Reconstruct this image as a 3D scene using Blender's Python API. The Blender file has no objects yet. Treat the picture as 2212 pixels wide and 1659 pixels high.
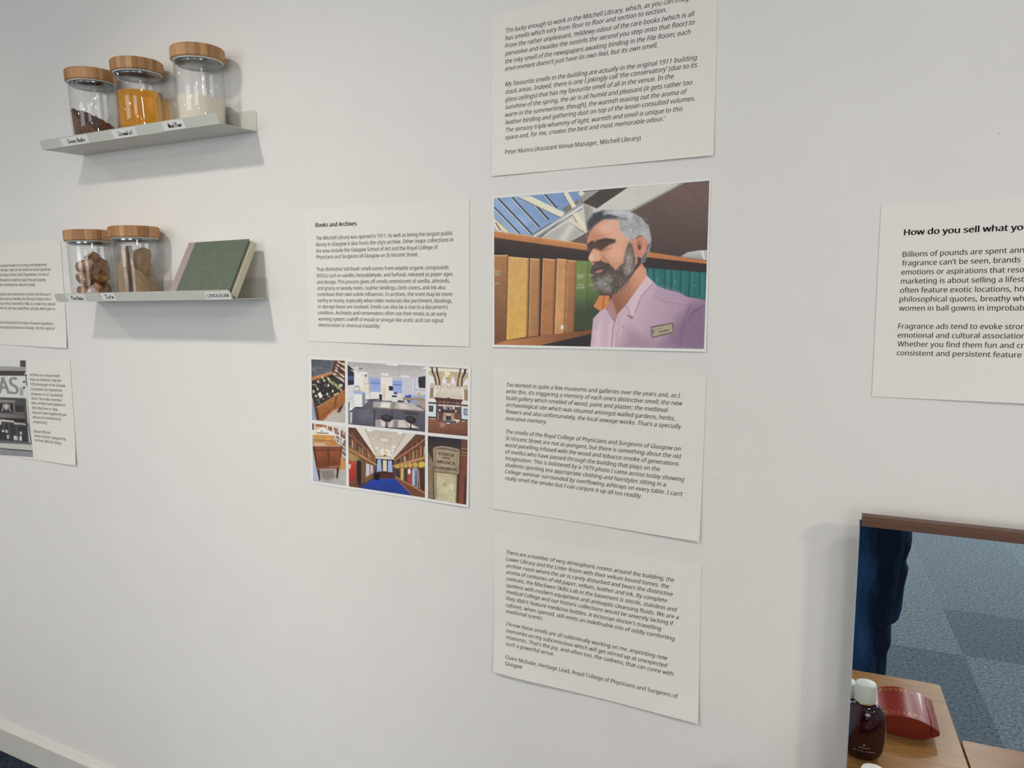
import bpy, bmesh, math, random
import numpy as np
from mathutils import Matrix, Vector

S = bpy.context.scene
COL = S.collection
R = math.radians
random.seed(7)
rng = np.random.default_rng(7)

# ------------------------------------------------------------------ camera
cd = bpy.data.cameras.new('camera')
cam = bpy.data.objects.new('camera', cd); COL.objects.link(cam)
cam.location = (0.6654, -1.2748, 1.4542)
cam.rotation_euler = (R(90 - 6.427), 0, R(25.969))
cd.sensor_width = 36.0
cd.lens = 1561.87 / 2212 * 36.0
cd.clip_start = 0.02
S.camera = cam

# ------------------------------------------------------------------ world, exposure, lights
S.view_settings.view_transform = 'Standard'
S.view_settings.look = 'None'
S.view_settings.gamma = 1
S.view_settings.use_curve_mapping = False
S.view_settings.exposure = 0.0
S.cycles.max_bounces = 12
S.cycles.transparent_max_bounces = 24
S.cycles.sample_clamp_indirect = 6
w = bpy.data.worlds.new('sky'); S.world = w; w.use_nodes = True
w.node_tree.nodes['Background'].inputs[0].default_value = (0.75, 0.85, 1.0, 1)
w.node_tree.nodes['Background'].inputs[1].default_value = 1.0
CEIL = 2.80
LAMP_W = 4.35
WINDOW_W = 33.0
AIM_X, AIM_Z, SPREAD, REAR_W = (-2.1, -.45, .32, .6), .70, 76, 6.5
LAMPS = [(-3.0, -1.42), (-0.82, -1.5), (1.6, -1.42), (3.2, -2.1),
         (-3.0, -3.6), (-0.8, -3.6), (1.6, -3.6), (3.4, -3.6)]
POWER = (1.0, 1.0, .42, 1.5)

def area(name, loc, rot, size, size_y, power, color, shape='RECTANGLE'):
    l = bpy.data.lights.new(name, 'AREA'); l.shape = shape; l.size = size
    if shape == 'RECTANGLE': l.size_y = size_y
    l.energy = power; l.color = color
    o = bpy.data.objects.new(name, l); COL.objects.link(o)
    o.location = loc; o.rotation_euler = rot
    return o
# daylight through the two windows of the wall behind the photographer
for wx in (-1.6, 2.0):
    area('window_daylight', (wx, -5.02, 1.6), (R(90), 0, 0), 1.8, 1.5, WINDOW_W, (0.95, 0.97, 1.0))

# ------------------------------------------------------------------ helpers
def lin(c):
    c = np.asarray(c, float) / 255.0
    return np.where(c <= 0.04045, c / 12.92, ((c + 0.055) / 1.055) ** 2.4)
def rgb(*c):
    return tuple(lin(c)) + (1.0,)

def mat(name, color, rough=0.6, noise=0.0, scale=40.0, metallic=0.0, spec=0.5, bump=0.0, bscale=None,
        stretch=(1, 1, 1), color2=None, coat=0.0, trans=0.0, ior=1.45, emit=None, estr=0.0, detail=4.0, contrast=None):
    m = bpy.data.materials.new(name); m.use_nodes = True
    nt = m.node_tree; b = nt.nodes['Principled BSDF']; L = nt.links.new
    b.inputs['Base Color'].default_value = color
    b.inputs['Roughness'].default_value = rough
    b.inputs['Metallic'].default_value = metallic
    b.inputs['Specular IOR Level'].default_value = spec
    b.inputs['Coat Weight'].default_value = coat
    b.inputs['Transmission Weight'].default_value = trans
    b.inputs['IOR'].default_value = ior
    if emit:
        b.inputs['Emission Color'].default_value = emit; b.inputs['Emission Strength'].default_value = estr
    tc = nt.nodes.new('ShaderNodeTexCoord'); mp = nt.nodes.new('ShaderNodeMapping')
    mp.inputs['Scale'].default_value = stretch
    L(tc.outputs['Object'], mp.inputs['Vector'])
    n = nt.nodes.new('ShaderNodeTexNoise'); n.inputs['Scale'].default_value = scale
    n.inputs['Detail'].default_value = detail
    L(mp.outputs[0], n.inputs['Vector'])
    if noise > 0 or color2:
        c2 = color2 or tuple(min(1, x * (1 + noise)) for x in color[:3]) + (1,)
        c1 = color if color2 else tuple(x * (1 - noise) for x in color[:3]) + (1,)
        r = nt.nodes.new('ShaderNodeValToRGB')
        lo, hi = contrast or (0.3, 0.7)
        r.color_ramp.elements[0].position = lo; r.color_ramp.elements[1].position = hi
        r.color_ramp.elements[0].color = c1; r.color_ramp.elements[1].color = c2
        L(n.outputs['Fac'], r.inputs[0]); L(r.outputs[0], b.inputs['Base Color'])
    if bump > 0:
        nb = nt.nodes.new('ShaderNodeTexNoise'); nb.inputs['Scale'].default_value = bscale or scale
        nb.inputs['Detail'].default_value = 3
        L(mp.outputs[0], nb.inputs['Vector'])
        bn = nt.nodes.new('ShaderNodeBump'); bn.inputs['Strength'].default_value = bump
        bn.inputs['Distance'].default_value = 0.002
        L(nb.outputs['Fac'], bn.inputs['Height']); L(bn.outputs[0], b.inputs['Normal'])
    return m

def thin_glass(name, tint=(0.99, 0.994, 0.992), rough=0.01):
    m = bpy.data.materials.new(name); m.use_nodes = True
    nt = m.node_tree; nt.nodes.clear(); L = nt.links.new
    out = nt.nodes.new('ShaderNodeOutputMaterial'); mix = nt.nodes.new('ShaderNodeMixShader')
    t = nt.nodes.new('ShaderNodeBsdfTransparent'); t.inputs[0].default_value = tint + (1,)
    g = nt.nodes.new('ShaderNodeBsdfGlossy'); g.inputs['Roughness'].default_value = rough
    lw = nt.nodes.new('ShaderNodeLayerWeight'); lw.inputs['Blend'].default_value = .5
    pw = nt.nodes.new('ShaderNodeMath'); pw.operation = 'POWER'; pw.inputs[1].default_value = 4.0; L(lw.outputs['Facing'], pw.inputs[0])
    f = nt.nodes.new('ShaderNodeMath'); f.operation = 'MULTIPLY_ADD'; f.inputs[1].default_value = .6; f.inputs[2].default_value = .045; L(pw.outputs[0], f.inputs[0])
    L(f.outputs[0], mix.inputs[0]); L(t.outputs[0], mix.inputs[1]); L(g.outputs[0], mix.inputs[2])
    L(mix.outputs[0], out.inputs['Surface'])
    return m

class MB:
    def __init__(self): self.v = []; self.f = []
    def add(self, vs, fs):
        k = len(self.v); self.v += [tuple(p) for p in vs]; self.f += [tuple(i + k for i in f) for f in fs]; return self
    def box(self, x0, x1, y0, y1, z0, z1):
        return self.add([(x0, y0, z0), (x1, y0, z0), (x1, y1, z0), (x0, y1, z0), (x0, y0, z1), (x1, y0, z1), (x1, y1, z1), (x0, y1, z1)],
                        [(3, 2, 1, 0), (4, 5, 6, 7), (0, 1, 5, 4), (1, 2, 6, 5), (2, 3, 7, 6), (3, 0, 4, 7)])
    def prism(self, pts, d):
        # closed polygon of 3-D points extruded by vector d
        n = len(pts); d = Vector(d)
        vs = [Vector(p) for p in pts] + [Vector(p) + d for p in pts]
        return self.add(vs, [tuple(range(n - 1, -1, -1)), tuple(range(n, 2 * n))] + [(i, (i + 1) % n, n + (i + 1) % n, n + i) for i in range(n)])
    def lathe(self, prof, n=48, cx=0, cy=0, sx=1, sy=1, cap=True):
        k = len(prof); vs = []
        for i in range(n):
            a = 2 * math.pi * i / n
            for r, z in prof: vs.append((cx + sx * r * math.cos(a), cy + sy * r * math.sin(a), z))
        fs = [(i * k + j, ((i + 1) % n) * k + j, ((i + 1) % n) * k + j + 1, i * k + j + 1) for i in range(n) for j in range(k - 1)]
        if cap:
            fs += [tuple(i * k for i in range(n - 1, -1, -1)), tuple(i * k + k - 1 for i in range(n))]
        return self.add(vs, fs)
    def rings(self, rs, cap=True):
        # list of rings (equal length lists of points)
        n = len(rs[0]); vs = [p for r in rs for p in r]
        fs = [(j * n + i, j * n + (i + 1) % n, (j + 1) * n + (i + 1) % n, (j + 1) * n + i) for j in range(len(rs) - 1) for i in range(n)]
        if cap: fs += [tuple(range(n - 1, -1, -1)), tuple((len(rs) - 1) * n + i for i in range(n))]
        return self.add(vs, fs)
    def ribbon(self, pts, width, z=0.0):
        # flat stroke in the local xz plane facing -y, at y = z
        for (x0, z0), (x1, z1) in zip(pts[:-1], pts[1:]):
            dx, dz = x1 - x0, z1 - z0; l = math.hypot(dx, dz) or 1e-9
            ux, uz = dx / l * width * .4, dz / l * width * .4
            nx, nz = -dz / l * width / 2, dx / l * width / 2
            self.add([(x0 - ux + nx, z, z0 - uz + nz), (x0 - ux - nx, z, z0 - uz - nz), (x1 + ux - nx, z, z1 + uz - nz), (x1 + ux + nx, z, z1 + uz + nz)], [(0, 1, 2, 3)])
        return self

def obj(name, mb, m, parent=None, smooth=False, bevel=0.0, seg=2, matrix=None, subsurf=0, angle=35):
    me = bpy.data.meshes.new(name); me.from_pydata(mb.v, [], mb.f); me.update()
    bm = bmesh.new(); bm.from_mesh(me); bmesh.ops.recalc_face_normals(bm, faces=bm.faces); bm.to_mesh(me); bm.free()
    if m: me.materials.append(m)
    o = bpy.data.objects.new(name, me); COL.objects.link(o)
    if parent: o.parent = parent
    if matrix is not None: o.matrix_world = matrix
    if bevel > 0:
        b = o.modifiers.new('bevel', 'BEVEL'); b.width = bevel; b.segments = seg; b.limit_method = 'ANGLE'; b.angle_limit = R(40)
        b.harden_normals = False
    if subsurf:
        s = o.modifiers.new('sub', 'SUBSURF'); s.levels = subsurf; s.render_levels = subsurf
    if smooth:
        me.polygons.foreach_set('use_smooth', [True] * len(me.polygons))
        if not subsurf:
            try: me.set_sharp_from_angle(angle=R(angle))
            except Exception: pass
    return o

def tag(o, label=None, cat=None, group=None, kind=None):
    if label: o['label'] = label
    if cat: o['category'] = cat
    if group: o['group'] = group
    if kind: o['kind'] = kind
    return o

def thing(name, label, cat, loc=(0, 0, 0), rot=(0, 0, 0), group=None, matrix=None):
    o = bpy.data.objects.new(name, None); COL.objects.link(o); o.empty_display_size = .05
    if matrix is not None: o.matrix_world = matrix
    else: o.location = loc; o.rotation_euler = rot
    return tag(o, label, cat, group)

def struct(name, mb, m, label, cat, **k):
    return tag(obj(name, mb, m, **k), label, cat, kind='structure')

# ------------------------------------------------------------------ the room
def wall_material():
    m = mat('white_wall_paint', rgb(232, 229, 225), rough=0.75, noise=0.012, scale=9, bump=0.12, bscale=420, spec=0.25)
    # small scuffs and specks left on the paint: x, z, half width, half height, strength
    nt = m.node_tree; L = nt.links.new; b = nt.nodes['Principled BSDF']; src = b.inputs['Base Color'].links[0].from_socket
    tc = nt.nodes.new('ShaderNodeTexCoord')
    for x, z, rx, rz, k in ((.4401, 1.1473, .0016, .0009, .55), (.8253, 1.6965, .0012, .0010, .5), (.6078, .7913, .0018, .006, .12), (.47, 1.42, .0008, .003, .1),
                            (-.1674, .9524, .010, .0012, .16), (-1.30, 1.04, .0012, .004, .15), (-.31, .80, .0012, .004, .12), (-.53, 1.83, .0010, .0010, .3)):
        v = nt.nodes.new('ShaderNodeVectorMath'); v.operation = 'SUBTRACT'; v.inputs[1].default_value = (x, 0, z); L(tc.outputs['Object'], v.inputs[0])
        d = nt.nodes.new('ShaderNodeVectorMath'); d.operation = 'MULTIPLY'; d.inputs[1].default_value = (1 / rx, 0, 1 / rz); L(v.outputs[0], d.inputs[0])
        n = nt.nodes.new('ShaderNodeVectorMath'); n.operation = 'LENGTH'; L(d.outputs[0], n.inputs[0])
        r = nt.nodes.new('ShaderNodeMapRange'); r.inputs['From Min'].default_value = .5; r.inputs['From Max'].default_value = 1.2; r.inputs['To Min'].default_value = k; r.inputs['To Max'].default_value = 0
        L(n.outputs['Value'], r.inputs['Value'])
        mx = nt.nodes.new('ShaderNodeMix'); mx.data_type = 'RGBA'; mx.inputs['B'].default_value = rgb(92, 84, 76)
        L(r.outputs['Result'], mx.inputs['Factor']); L(src, mx.inputs['A']); src = mx.outputs['Result']
    L(src, b.inputs['Base Color'])
    return m
M_WALL = wall_material()
M_CEIL = mat('ceiling_paint', rgb(226, 226, 224), rough=0.8, noise=0.01, scale=6)

def carpet_material():
    m = bpy.data.materials.new('blue_grey_carpet'); m.use_nodes = True
    nt = m.node_tree; b = nt.nodes['Principled BSDF']; L = nt.links.new
    b.inputs['Roughness'].default_value = 1.0; b.inputs['Specular IOR Level'].default_value = 0.1
    tc = nt.nodes.new('ShaderNodeTexCoord')
    fine = nt.nodes.new('ShaderNodeTexNoise'); fine.inputs['Scale'].default_value = 85; fine.inputs['Detail'].default_value = 8; fine.inputs['Roughness'].default_value = .82
    L(tc.outputs['Object'], fine.inputs['Vector'])
    ramp = nt.nodes.new('ShaderNodeValToRGB')
    ramp.color_ramp.elements[0].position = .36; ramp.color_ramp.elements[1].position = .64
    ramp.color_ramp.elements[0].color = rgb(58, 74, 90); ramp.color_ramp.elements[1].color = rgb(168, 184, 194)
    L(fine.outputs['Fac'], ramp.inputs[0])
    # carpet colour multiplied down to dark navy along the wall at the left end
    sep = nt.nodes.new('ShaderNodeSeparateXYZ'); L(tc.outputs['Object'], sep.inputs[0])
    lt = nt.nodes.new('ShaderNodeMath'); lt.operation = 'LESS_THAN'; lt.inputs[1].default_value = -1.0; L(sep.outputs['X'], lt.inputs[0])
    gt = nt.nodes.new('ShaderNodeMath'); gt.operation = 'GREATER_THAN'; gt.inputs[1].default_value = -0.6; L(sep.outputs['Y'], gt.inputs[0])
    an = nt.nodes.new('ShaderNodeMath'); an.operation = 'MULTIPLY'; L(lt.outputs[0], an.inputs[0]); L(gt.outputs[0], an.inputs[1])
    dk = nt.nodes.new('ShaderNodeMix'); dk.data_type = 'RGBA'; dk.blend_type = 'MULTIPLY'
    L(an.outputs[0], dk.inputs['Factor']); L(ramp.outputs[0], dk.inputs['A']); dk.inputs['B'].default_value = (.12, .13, .17, 1)
    # half-metre tiles laid with the pile turned, so that neighbours differ in tone
    def cell(out, off, size):
        q = nt.nodes.new('ShaderNodeMath'); q.operation = 'SUBTRACT'; q.inputs[1].default_value = off; L(out, q.inputs[0])
        d = nt.nodes.new('ShaderNodeMath'); d.operation = 'DIVIDE'; d.inputs[1].default_value = size; L(q.outputs[0], d.inputs[0])
        f = nt.nodes.new('ShaderNodeMath'); f.operation = 'FLOOR'; L(d.outputs[0], f.inputs[0]); return f
    def mth(op, a, b_):
        q = nt.nodes.new('ShaderNodeMath'); q.operation = op
        for k, w_ in enumerate((a, b_)):
            if isinstance(w_, float): q.inputs[k].default_value = w_
            else: L(w_.outputs[0], q.inputs[k])
        return q
    ci, cj = cell(sep.outputs['X'], 1.25, .5), cell(sep.outputs['Y'], -2.2, .5)
    md = mth('FLOORED_MODULO', mth('ADD', ci, mth('LESS_THAN', cj, -.5)), 2.0)
    md = mth('MULTIPLY', md, mth('ADD', mth('MULTIPLY', mth('GREATER_THAN', cj, -1.5), .7), .3))
    tl = nt.nodes.new('ShaderNodeMix'); tl.data_type = 'RGBA'; tl.blend_type = 'MULTIPLY'
    L(md.outputs[0], tl.inputs['Factor']); L(dk.outputs['Result'], tl.inputs['A']); tl.inputs['B'].default_value = (.70, .72, .76, 1)
    L(tl.outputs['Result'], b.inputs['Base Color'])
    return m
M_CARPET = carpet_material()
XL, XR, YF = -4.4, 4.6, -5.0
struct('floor', MB().box(XL, XR, YF, 0.0, -0.05, 0.0), M_CARPET, 'blue grey speckled carpet floor, seen in the mirror and at the lower left corner', 'floor')
struct('ceiling', MB().box(XL, XR, YF, 0.0, CEIL, CEIL + .05), M_CEIL, 'plain white ceiling above the display', 'ceiling')
struct('wall_back', MB().box(XL, XR, 0.0, 0.1, -0.05, CEIL + .05), M_WALL, 'white painted wall carrying the text sheets, prints and shelves', 'wall')
struct('wall_left', MB().box(XL - .1, XL, YF, 0.1, -0.05, CEIL + .05), M_WALL, 'white side wall at the left end of the room', 'wall')
struct('wall_right', MB().box(XR, XR + .1, YF, 0.1, -0.05, CEIL + .05), M_WALL, 'white side wall at the right end of the room', 'wall')
fw = MB()
xs = [XL - .1, -2.5, -0.7, 1.1, 2.9, XR + .1]
for i in range(5):
    if i in (1, 3):
        fw.box(xs[i], xs[i + 1], YF - .1, YF, -.05, .85); fw.box(xs[i], xs[i + 1], YF - .1, YF, 2.35, CEIL + .05)
    else: fw.box(xs[i], xs[i + 1], YF - .1, YF, -.05, CEIL + .05)
struct('wall_front', fw, M_WALL, 'white wall with two windows behind the photographer', 'wall')
M_FRAME = mat('white_window_frame', rgb(235, 235, 232), rough=.4)
for k, (x0, x1) in enumerate(((-2.5, -.7), (1.1, 2.9))):
    f = MB()
    f.box(x0, x0 + .06, YF - .09, YF - .03, .85, 2.35); f.box(x1 - .06, x1, YF - .09, YF - .03, .85, 2.35)
    f.box(x0 + .06, x1 - .06, YF - .09, YF - .03, .85, .91); f.box(x0 + .06, x1 - .06, YF - .09, YF - .03, 2.29, 2.35)
    f.box((x0 + x1) / 2 - .03, (x0 + x1) / 2 + .03, YF - .09, YF - .03, .91, 2.29)
    struct('window_%d' % (k + 1), f, M_FRAME, 'white framed window in the wall behind the photographer, ' + ('left' if k == 0 else 'right') + ' one of two', 'window')

# skirting board: plinth with a sloped top edge
sk = [(0, 0.0, 0.0), (0, -.018, 0.0), (0, -.018, .079), (0, -.010, .0875), (0, 0.0, .0895)]
sb = MB(); sb.prism([(XL, y, z) for _, y, z in sk], (XR - XL, 0, 0))
M_SKIRT = mat('skirting_gloss_paint', rgb(214, 211, 204), rough=.35, noise=.02, scale=14, bump=.1, bscale=60)
struct('baseboard_back', sb, M_SKIRT, 'white painted skirting board along the foot of the wall', 'skirting board', bevel=.0015)

# ceiling lights
M_HOUS = mat('white_lamp_housing', rgb(235, 235, 235), rough=.4)
M_LED = mat('lamp_diffuser', (1, 1, 1, 1), emit=(1.0, .93, .82, 1), estr=30)
for i, (x, y) in enumerate(LAMPS):
    t = thing('ceiling_light', 'round white ceiling downlight, %s row, %s from the left' % ('front' if i < 4 else 'rear', ['first', 'second', 'third', 'fourth'][i % 4]), 'ceiling light', (x, y, CEIL), group='round ceiling downlights')
    obj('housing', MB().lathe([(.085, -.03), (.10, -.03), (.10, 0.0), (.085, 0.0), (.085, -.03)], 32, cap=False), M_HOUS, t, smooth=True)
    obj('diffuser', MB().lathe([(.0, -.012), (.085, -.012), (.085, -.006), (.0, -.006)], 32, cap=False), M_LED, t)
    # front row turned towards the display wall
    aim = Vector((AIM_X[i], 0.0, AIM_Z) if i < 4 else (x, y, 0)) - Vector((x, y, CEIL - .035))
    l = area('downlight_lamp', (x, y, CEIL - .035), aim.to_track_quat('-Z', 'Y').to_euler(), (.17, .17, .3, .3, .17, .17, .17, .17)[i], 0, LAMP_W * POWER[i] if i < 4 else REAR_W, (1.0, .935, .84), 'DISK')
    l.data.spread = R(SPREAD if i < 4 else 180)

# ------------------------------------------------------------------ lettering and sheet outlines, millimetres on the wall
TEXT = {
 'top': [
  ('‘I’m lucky enough to work in the Mitchell Library, which, as you can imagine,', 32.2, 1957.3, 390.7, 1956.1),
  ('has smells which vary from floor to floor and section to section.', 31.0, 1943.7, 336.1, 1944.0),
  ('From the rather unpleasant, mildewy odour of the rare books (which is all', 30.9, 1930.1, 384.0, 1929.7),
  ('pervasive and invades the nostrils the second you step onto that floor) to', 30.9, 1916.4, 384.4, 1916.2),
  ('the inky smell of the newspapers awaiting binding in the File Room; each', 30.9, 1902.1, 378.2, 1901.8),
  ('environment doesn’t just have its own feel, but its own smell.', 30.9, 1888.7, 322.2, 1888.7),
  ('My favourite smells in the building are actually in the original 1911 building', 30.9, 1860.5, 390.3, 1858.9),
  ('stack areas. Indeed, there is one I jokingly call ‘the conservatory’ (due to its', 30.8, 1846.8, 391.0, 1847.0),
  ('glass ceilings) that has my favourite smell of all in the venue. In the', 30.8, 1832.7, 351.7, 1833.7),
  ('sunshine of the spring, the air is all humid and pleasant (it gets rather too', 30.8, 1818.9, 383.3, 1819.6),
  ('warm in the summertime, though), the warmth teasing out the aroma of', 30.8, 1804.8, 375.1, 1805.9),
  ('leather binding and gathering dust on top of the lesser-consulted volumes.', 31.5, 1790.8, 388.4, 1792.9),
  ('The sensory triple whammy of light, warmth and smell is unique to this', 32.0, 1776.6, 368.8, 1778.5),
  ('space and, for me, creates the best and most memorable odour.’', 30.7, 1763.1, 339.8, 1765.2),
  ('=Peter Munro (Assistant Venue Manager, Mitchell Library)', 31.2, 1735.9, 296.2, 1736.9),
 ],
 'books': [
  ('*Books and Archives', -438.2, 1620.0, -324.8, 1618.4),
  ('=The Mitchell Library was opened in 1911. As well as being the largest public', -437.9, 1591.9, -86.8, 1588.9),
  ('=library in Glasgow it also hosts the city’s archive. Other major collections in', -438.4, 1578.0, -85.8, 1575.9),
  ('=the area include the Glasgow School of Art and the Royal College of', -438.7, 1564.2, -122.2, 1562.4),
  ('=Physicians and Surgeons of Glasgow on St Vincent Street.', -438.7, 1550.7, -169.5, 1549.2),
  ('=That distinctive ‘old book’ smell comes from volatile organic compounds', -438.9, 1523.8, -97.3, 1521.3),
  ('=(VOCs) such as vanillin, benzaldehyde, and furfural, released as paper ages', -438.9, 1509.8, -88.3, 1507.9),
  ('=and decays. This process gives off smells reminiscent of vanilla, almonds,', -438.8, 1496.0, -94.7, 1494.3),
  ('=and grassy or woody notes. Leather bindings, cloth covers, and ink also', -438.5, 1482.4, -105.4, 1480.9),
  ('=contribute their own subtle influences. In archives, the scent may be more', -438.5, 1468.8, -89.9, 1467.4),
  ('=earthy or musty, especially when older materials like parchment, bindings,', -438.8, 1455.1, -89.6, 1454.0),
  ('=or storage boxes are involved. Smells can also be a clue to a document’s', -438.7, 1441.6, -100.1, 1441.2),
  ('=condition. Archivists and conservators often use their noses as an early', -438.7, 1427.9, -103.0, 1427.5),
  ('=warning system: a whiff of mould or vinegar-like acetic acid can signal', -438.4, 1414.0, -111.8, 1413.9),
  ('=deterioration or chemical instability.', -438.1, 1400.6, -268.5, 1400.3),
 ],
 'ive': [
  ('I’ve worked in quite a few museums and galleries over the years and, as I', 32.7, 1289.2, 377.1, 1286.3),
  ('write this, it’s triggering a memory of each one’s distinctive smell; the new', 32.2, 1275.9, 381.4, 1272.6),
  ('build gallery which smelled of wood, paint and plaster; the medieval', 32.1, 1262.6, 355.7, 1259.2),
  ('archaeological site which was situated amongst walled gardens, herbs,', 31.6, 1249.1, 368.4, 1245.0),
  ('flowers and also unfortunately, the local sewage works. That’s a specially', 31.6, 1235.3, 380.6, 1231.0),
  ('evocative memory.', 31.3, 1221.7, 119.5, 1220.8),
  ('The smells of the Royal College of Physicians and Surgeons of Glasgow on', 31.3, 1194.9, 380.4, 1191.0),
  ('St Vincent Street are not as pungent, but there is something about the old', 30.8, 1181.4, 381.4, 1177.0),
  ('wood panelling infused with the wood and tobacco smoke of generations', 30.3, 1167.9, 377.7, 1163.3),
  ('of medics who have passed through the building that plays on the', 30.2, 1154.2, 343.8, 1150.2),
  ('imagination. This is bolstered by a 1979 photo I came across today showing', 30.0, 1140.8, 388.2, 1136.0),
  ('students sporting era appropriate clothing and hairstyles sitting in a', 29.9, 1127.3, 355.5, 1122.8),
  ('College seminar surrounded by overflowing ashtrays on every table. I can’t', 29.9, 1113.7, 386.3, 1108.7),
  ('really smell the smoke but I can conjure it up all too readily.', 29.9, 1100.1, 310.9, 1096.4),
 ],
 'there': [
  ('There are a number of very atmospheric rooms around the building; the', 32.3, 946.5, 374.7, 946.6),
  ('Lower Library and the Lister Room with their vellum bound tomes, the', 31.8, 932.4, 365.6, 932.9),
  ('archive room where the air is rarely disturbed and bears the distinctive', 31.8, 918.4, 372.7, 919.4),
  ('aroma of centuries of old paper, vellum, leather and ink. By complete', 31.7, 904.7, 362.8, 905.4),
  ('contrast, the MacEwen Skills Lab in the basement is sterile, stainless and', 31.7, 890.9, 381.3, 891.3),
  ('spotless with modern equipment and antiseptic cleansing fluids. We are a', 31.7, 876.8, 385.0, 877.4),
  ('medical College and our historic collections would be severely lacking if', 31.7, 863.2, 376.3, 863.9),
  ('they didn’t feature medicine bottles. A Victorian doctor’s travelling', 31.7, 849.1, 353.2, 849.4),
  ('cabinet, when opened, still emits an indefinable mix of oddly comforting', 31.7, 834.9, 378.7, 835.3),
  ('medicinal scents.', 31.6, 821.5, 113.8, 822.1),
  ('I know these smells are all subliminally working on me, imprinting new', 32.2, 795.0, 366.2, 794.9),
  ('memories on my subconscious which will get stirred up at unexpected', 32.2, 780.5, 366.3, 780.8),
  ('moments. That’s the joy, and often too, the sadness, that can come with', 32.1, 766.7, 378.1, 767.2),
  ('such a powerful sense.', 32.1, 752.9, 139.0, 753.3),
  ('=Claire McDade, Heritage Lead, Royal College of Physicians and Surgeons of', 32.1, 724.1, 388.2, 726.5),
  ('=Glasgow', 32.1, 710.8, 70.8, 711.7),
 ],
 'right': [
  ('*How do you sell what you', 711.8, 1556.4, 870.9, 1557.9),
  ('=Billions of pounds are spent ann|ually', 711.8, 1523.7, 866.1, 1525.9),
  ('=fragrance can’t be seen, brands', 711.7, 1510.4, 862.7, 1512.1),
  ('=emotions or aspirations that reso|nate', 711.5, 1496.8, 867.9, 1497.8),
  ('=marketing is about selling a lifest|yle', 711.5, 1483.1, 868.8, 1484.0),
  ('=often feature exotic locations, ho|t', 711.4, 1469.3, 869.8, 1470.2),
  ('=philosophical quotes, breathy wh|ispers', 711.2, 1455.5, 870.7, 1456.4),
  ('=women in ball gowns in improbab|le', 711.4, 1441.7, 871.5, 1442.8),
  ('=Fragrance ads tend to evoke stron|g', 711.7, 1414.0, 874.4, 1415.6),
  ('=emotional and cultural association|s', 711.5, 1400.0, 876.1, 1402.2),
  ('=Whether you find them fun and cr|eative', 712.1, 1386.5, 875.1, 1388.1),
  ('=consistent and persistent feature', 711.9, 1372.6, 872.9, 1374.4),
 ],
 'left': [
  ('=long been known for its shops and department', -1634.7, 1558.2, -1405.4, 1556.1),
  ('=st decade, retail on the street has faced significant', -1637.9, 1545.6, -1387.9, 1542.9),
  ('=ed impact of the Covid-19 pandemic, the rise of', -1632.5, 1531.5, -1399.3, 1529.0),
  ('=disruptions caused by major fires and ongoing', -1634.5, 1516.7, -1416.9, 1514.0),
  ('=have contributed to reduced footfall.', -1642.1, 1503.2, -1465.2, 1500.6),
  ('=spaces, past and present, has been the the use of', -1638.6, 1475.6, -1397.2, 1473.3),
  ('=able and eco-friendly, lino fell out of fashion for a', -1642.6, 1461.5, -1398.7, 1460.3),
  ('=ing a revival. Invented in 1860, it is made from natural', -1646.6, 1448.3, -1380.7, 1446.1),
  ('=seed oil, cork dust, wood flour, and jute, which give it a', -1649.9, 1434.5, -1382.2, 1432.8),
  ('=Forbo Flooring UK for the loan of linoleum ingredients.', -1655.7, 1391.9, -1393.5, 1391.1),
  ('=manufacture linoleum in Kirkcaldy - the ‘lino capital of', -1651.7, 1377.8, -1388.4, 1377.7),
 ],
 'gas': [
  ('Archives can conjure smells', -1522.9, 1241.4, -1381.9, 1243.5),
  ('from our childhood. Take this', -1523.2, 1227.3, -1376.8, 1230.0),
  ('1935 photograph of the Glasgow', -1523.5, 1213.6, -1360.6, 1216.8),
  ('Corporation Gas Department', -1523.8, 1199.4, -1375.3, 1202.3),
  ('showroom at 522 Sauchiehall', -1524.2, 1184.8, -1375.6, 1187.8),
  ('Street. Those who remember', -1523.7, 1171.6, -1379.8, 1173.8),
  ('when all their home appliances', -1524.0, 1157.8, -1366.7, 1161.2),
  ('(described here as “New', -1523.6, 1144.0, -1402.8, 1145.5),
  ('Beauties”) were supplied by gas', -1523.2, 1129.8, -1364.6, 1133.4),
  ('will also be reminded of its', -1523.5, 1116.0, -1389.9, 1118.7),
  ('pungent tang.’', -1523.7, 1102.6, -1454.7, 1103.4),
  ('=Barbara McLean', -1523.8, 1073.5, -1442.9, 1075.7),
  ('=Senior Archivist, Glasgow City', -1523.2, 1060.5, -1374.3, 1062.2),
  ('=Archives, Mitchell Library', -1522.0, 1047.6, -1395.7, 1048.5),
 ],
 'spine': [
  ('*EYSELII', -125.8, 1136.6, -88.3, 1136.0),
  ('*OPERA', -118.0, 1129.8, -96.7, 1129.2),
  ('*MEDICA', -128.8, 1119.6, -85.8, 1118.7),
  ('*ET', -109.7, 1117.5, -105.2, 1117.4),
  ('*CHIRURGIC', -138.1, 1105.6, -79.3, 1106.3),
 ],
 'badge': [
  ('*Peter Munro', 337.3, 1401.0, 354.8, 1405.2),
 ],
 'radio': [
  ('*RADIO', 180.1, 1502.2, 193.8, 1502.5),
  ('*TIMES', 180.5, 1498.1, 193.0, 1498.6),
  ('*1976', 181.3, 1484.7, 192.5, 1485.0),
  ('*JAN–JUNE', 178.6, 1480.1, 194.7, 1480.0),
  ('*RADIO', 202.3, 1502.4, 211.4, 1502.3),
  ('*1977', 203.8, 1484.9, 211.7, 1484.8),
  ('*RADIO', 5.7, 1512.3, 20.1, 1512.4),
  ('*TIMES', 7.2, 1507.0, 19.6, 1506.7),
  ('*1975', 7.6, 1489.0, 17.6, 1488.9),
 ],
 'gasbig': [
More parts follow.
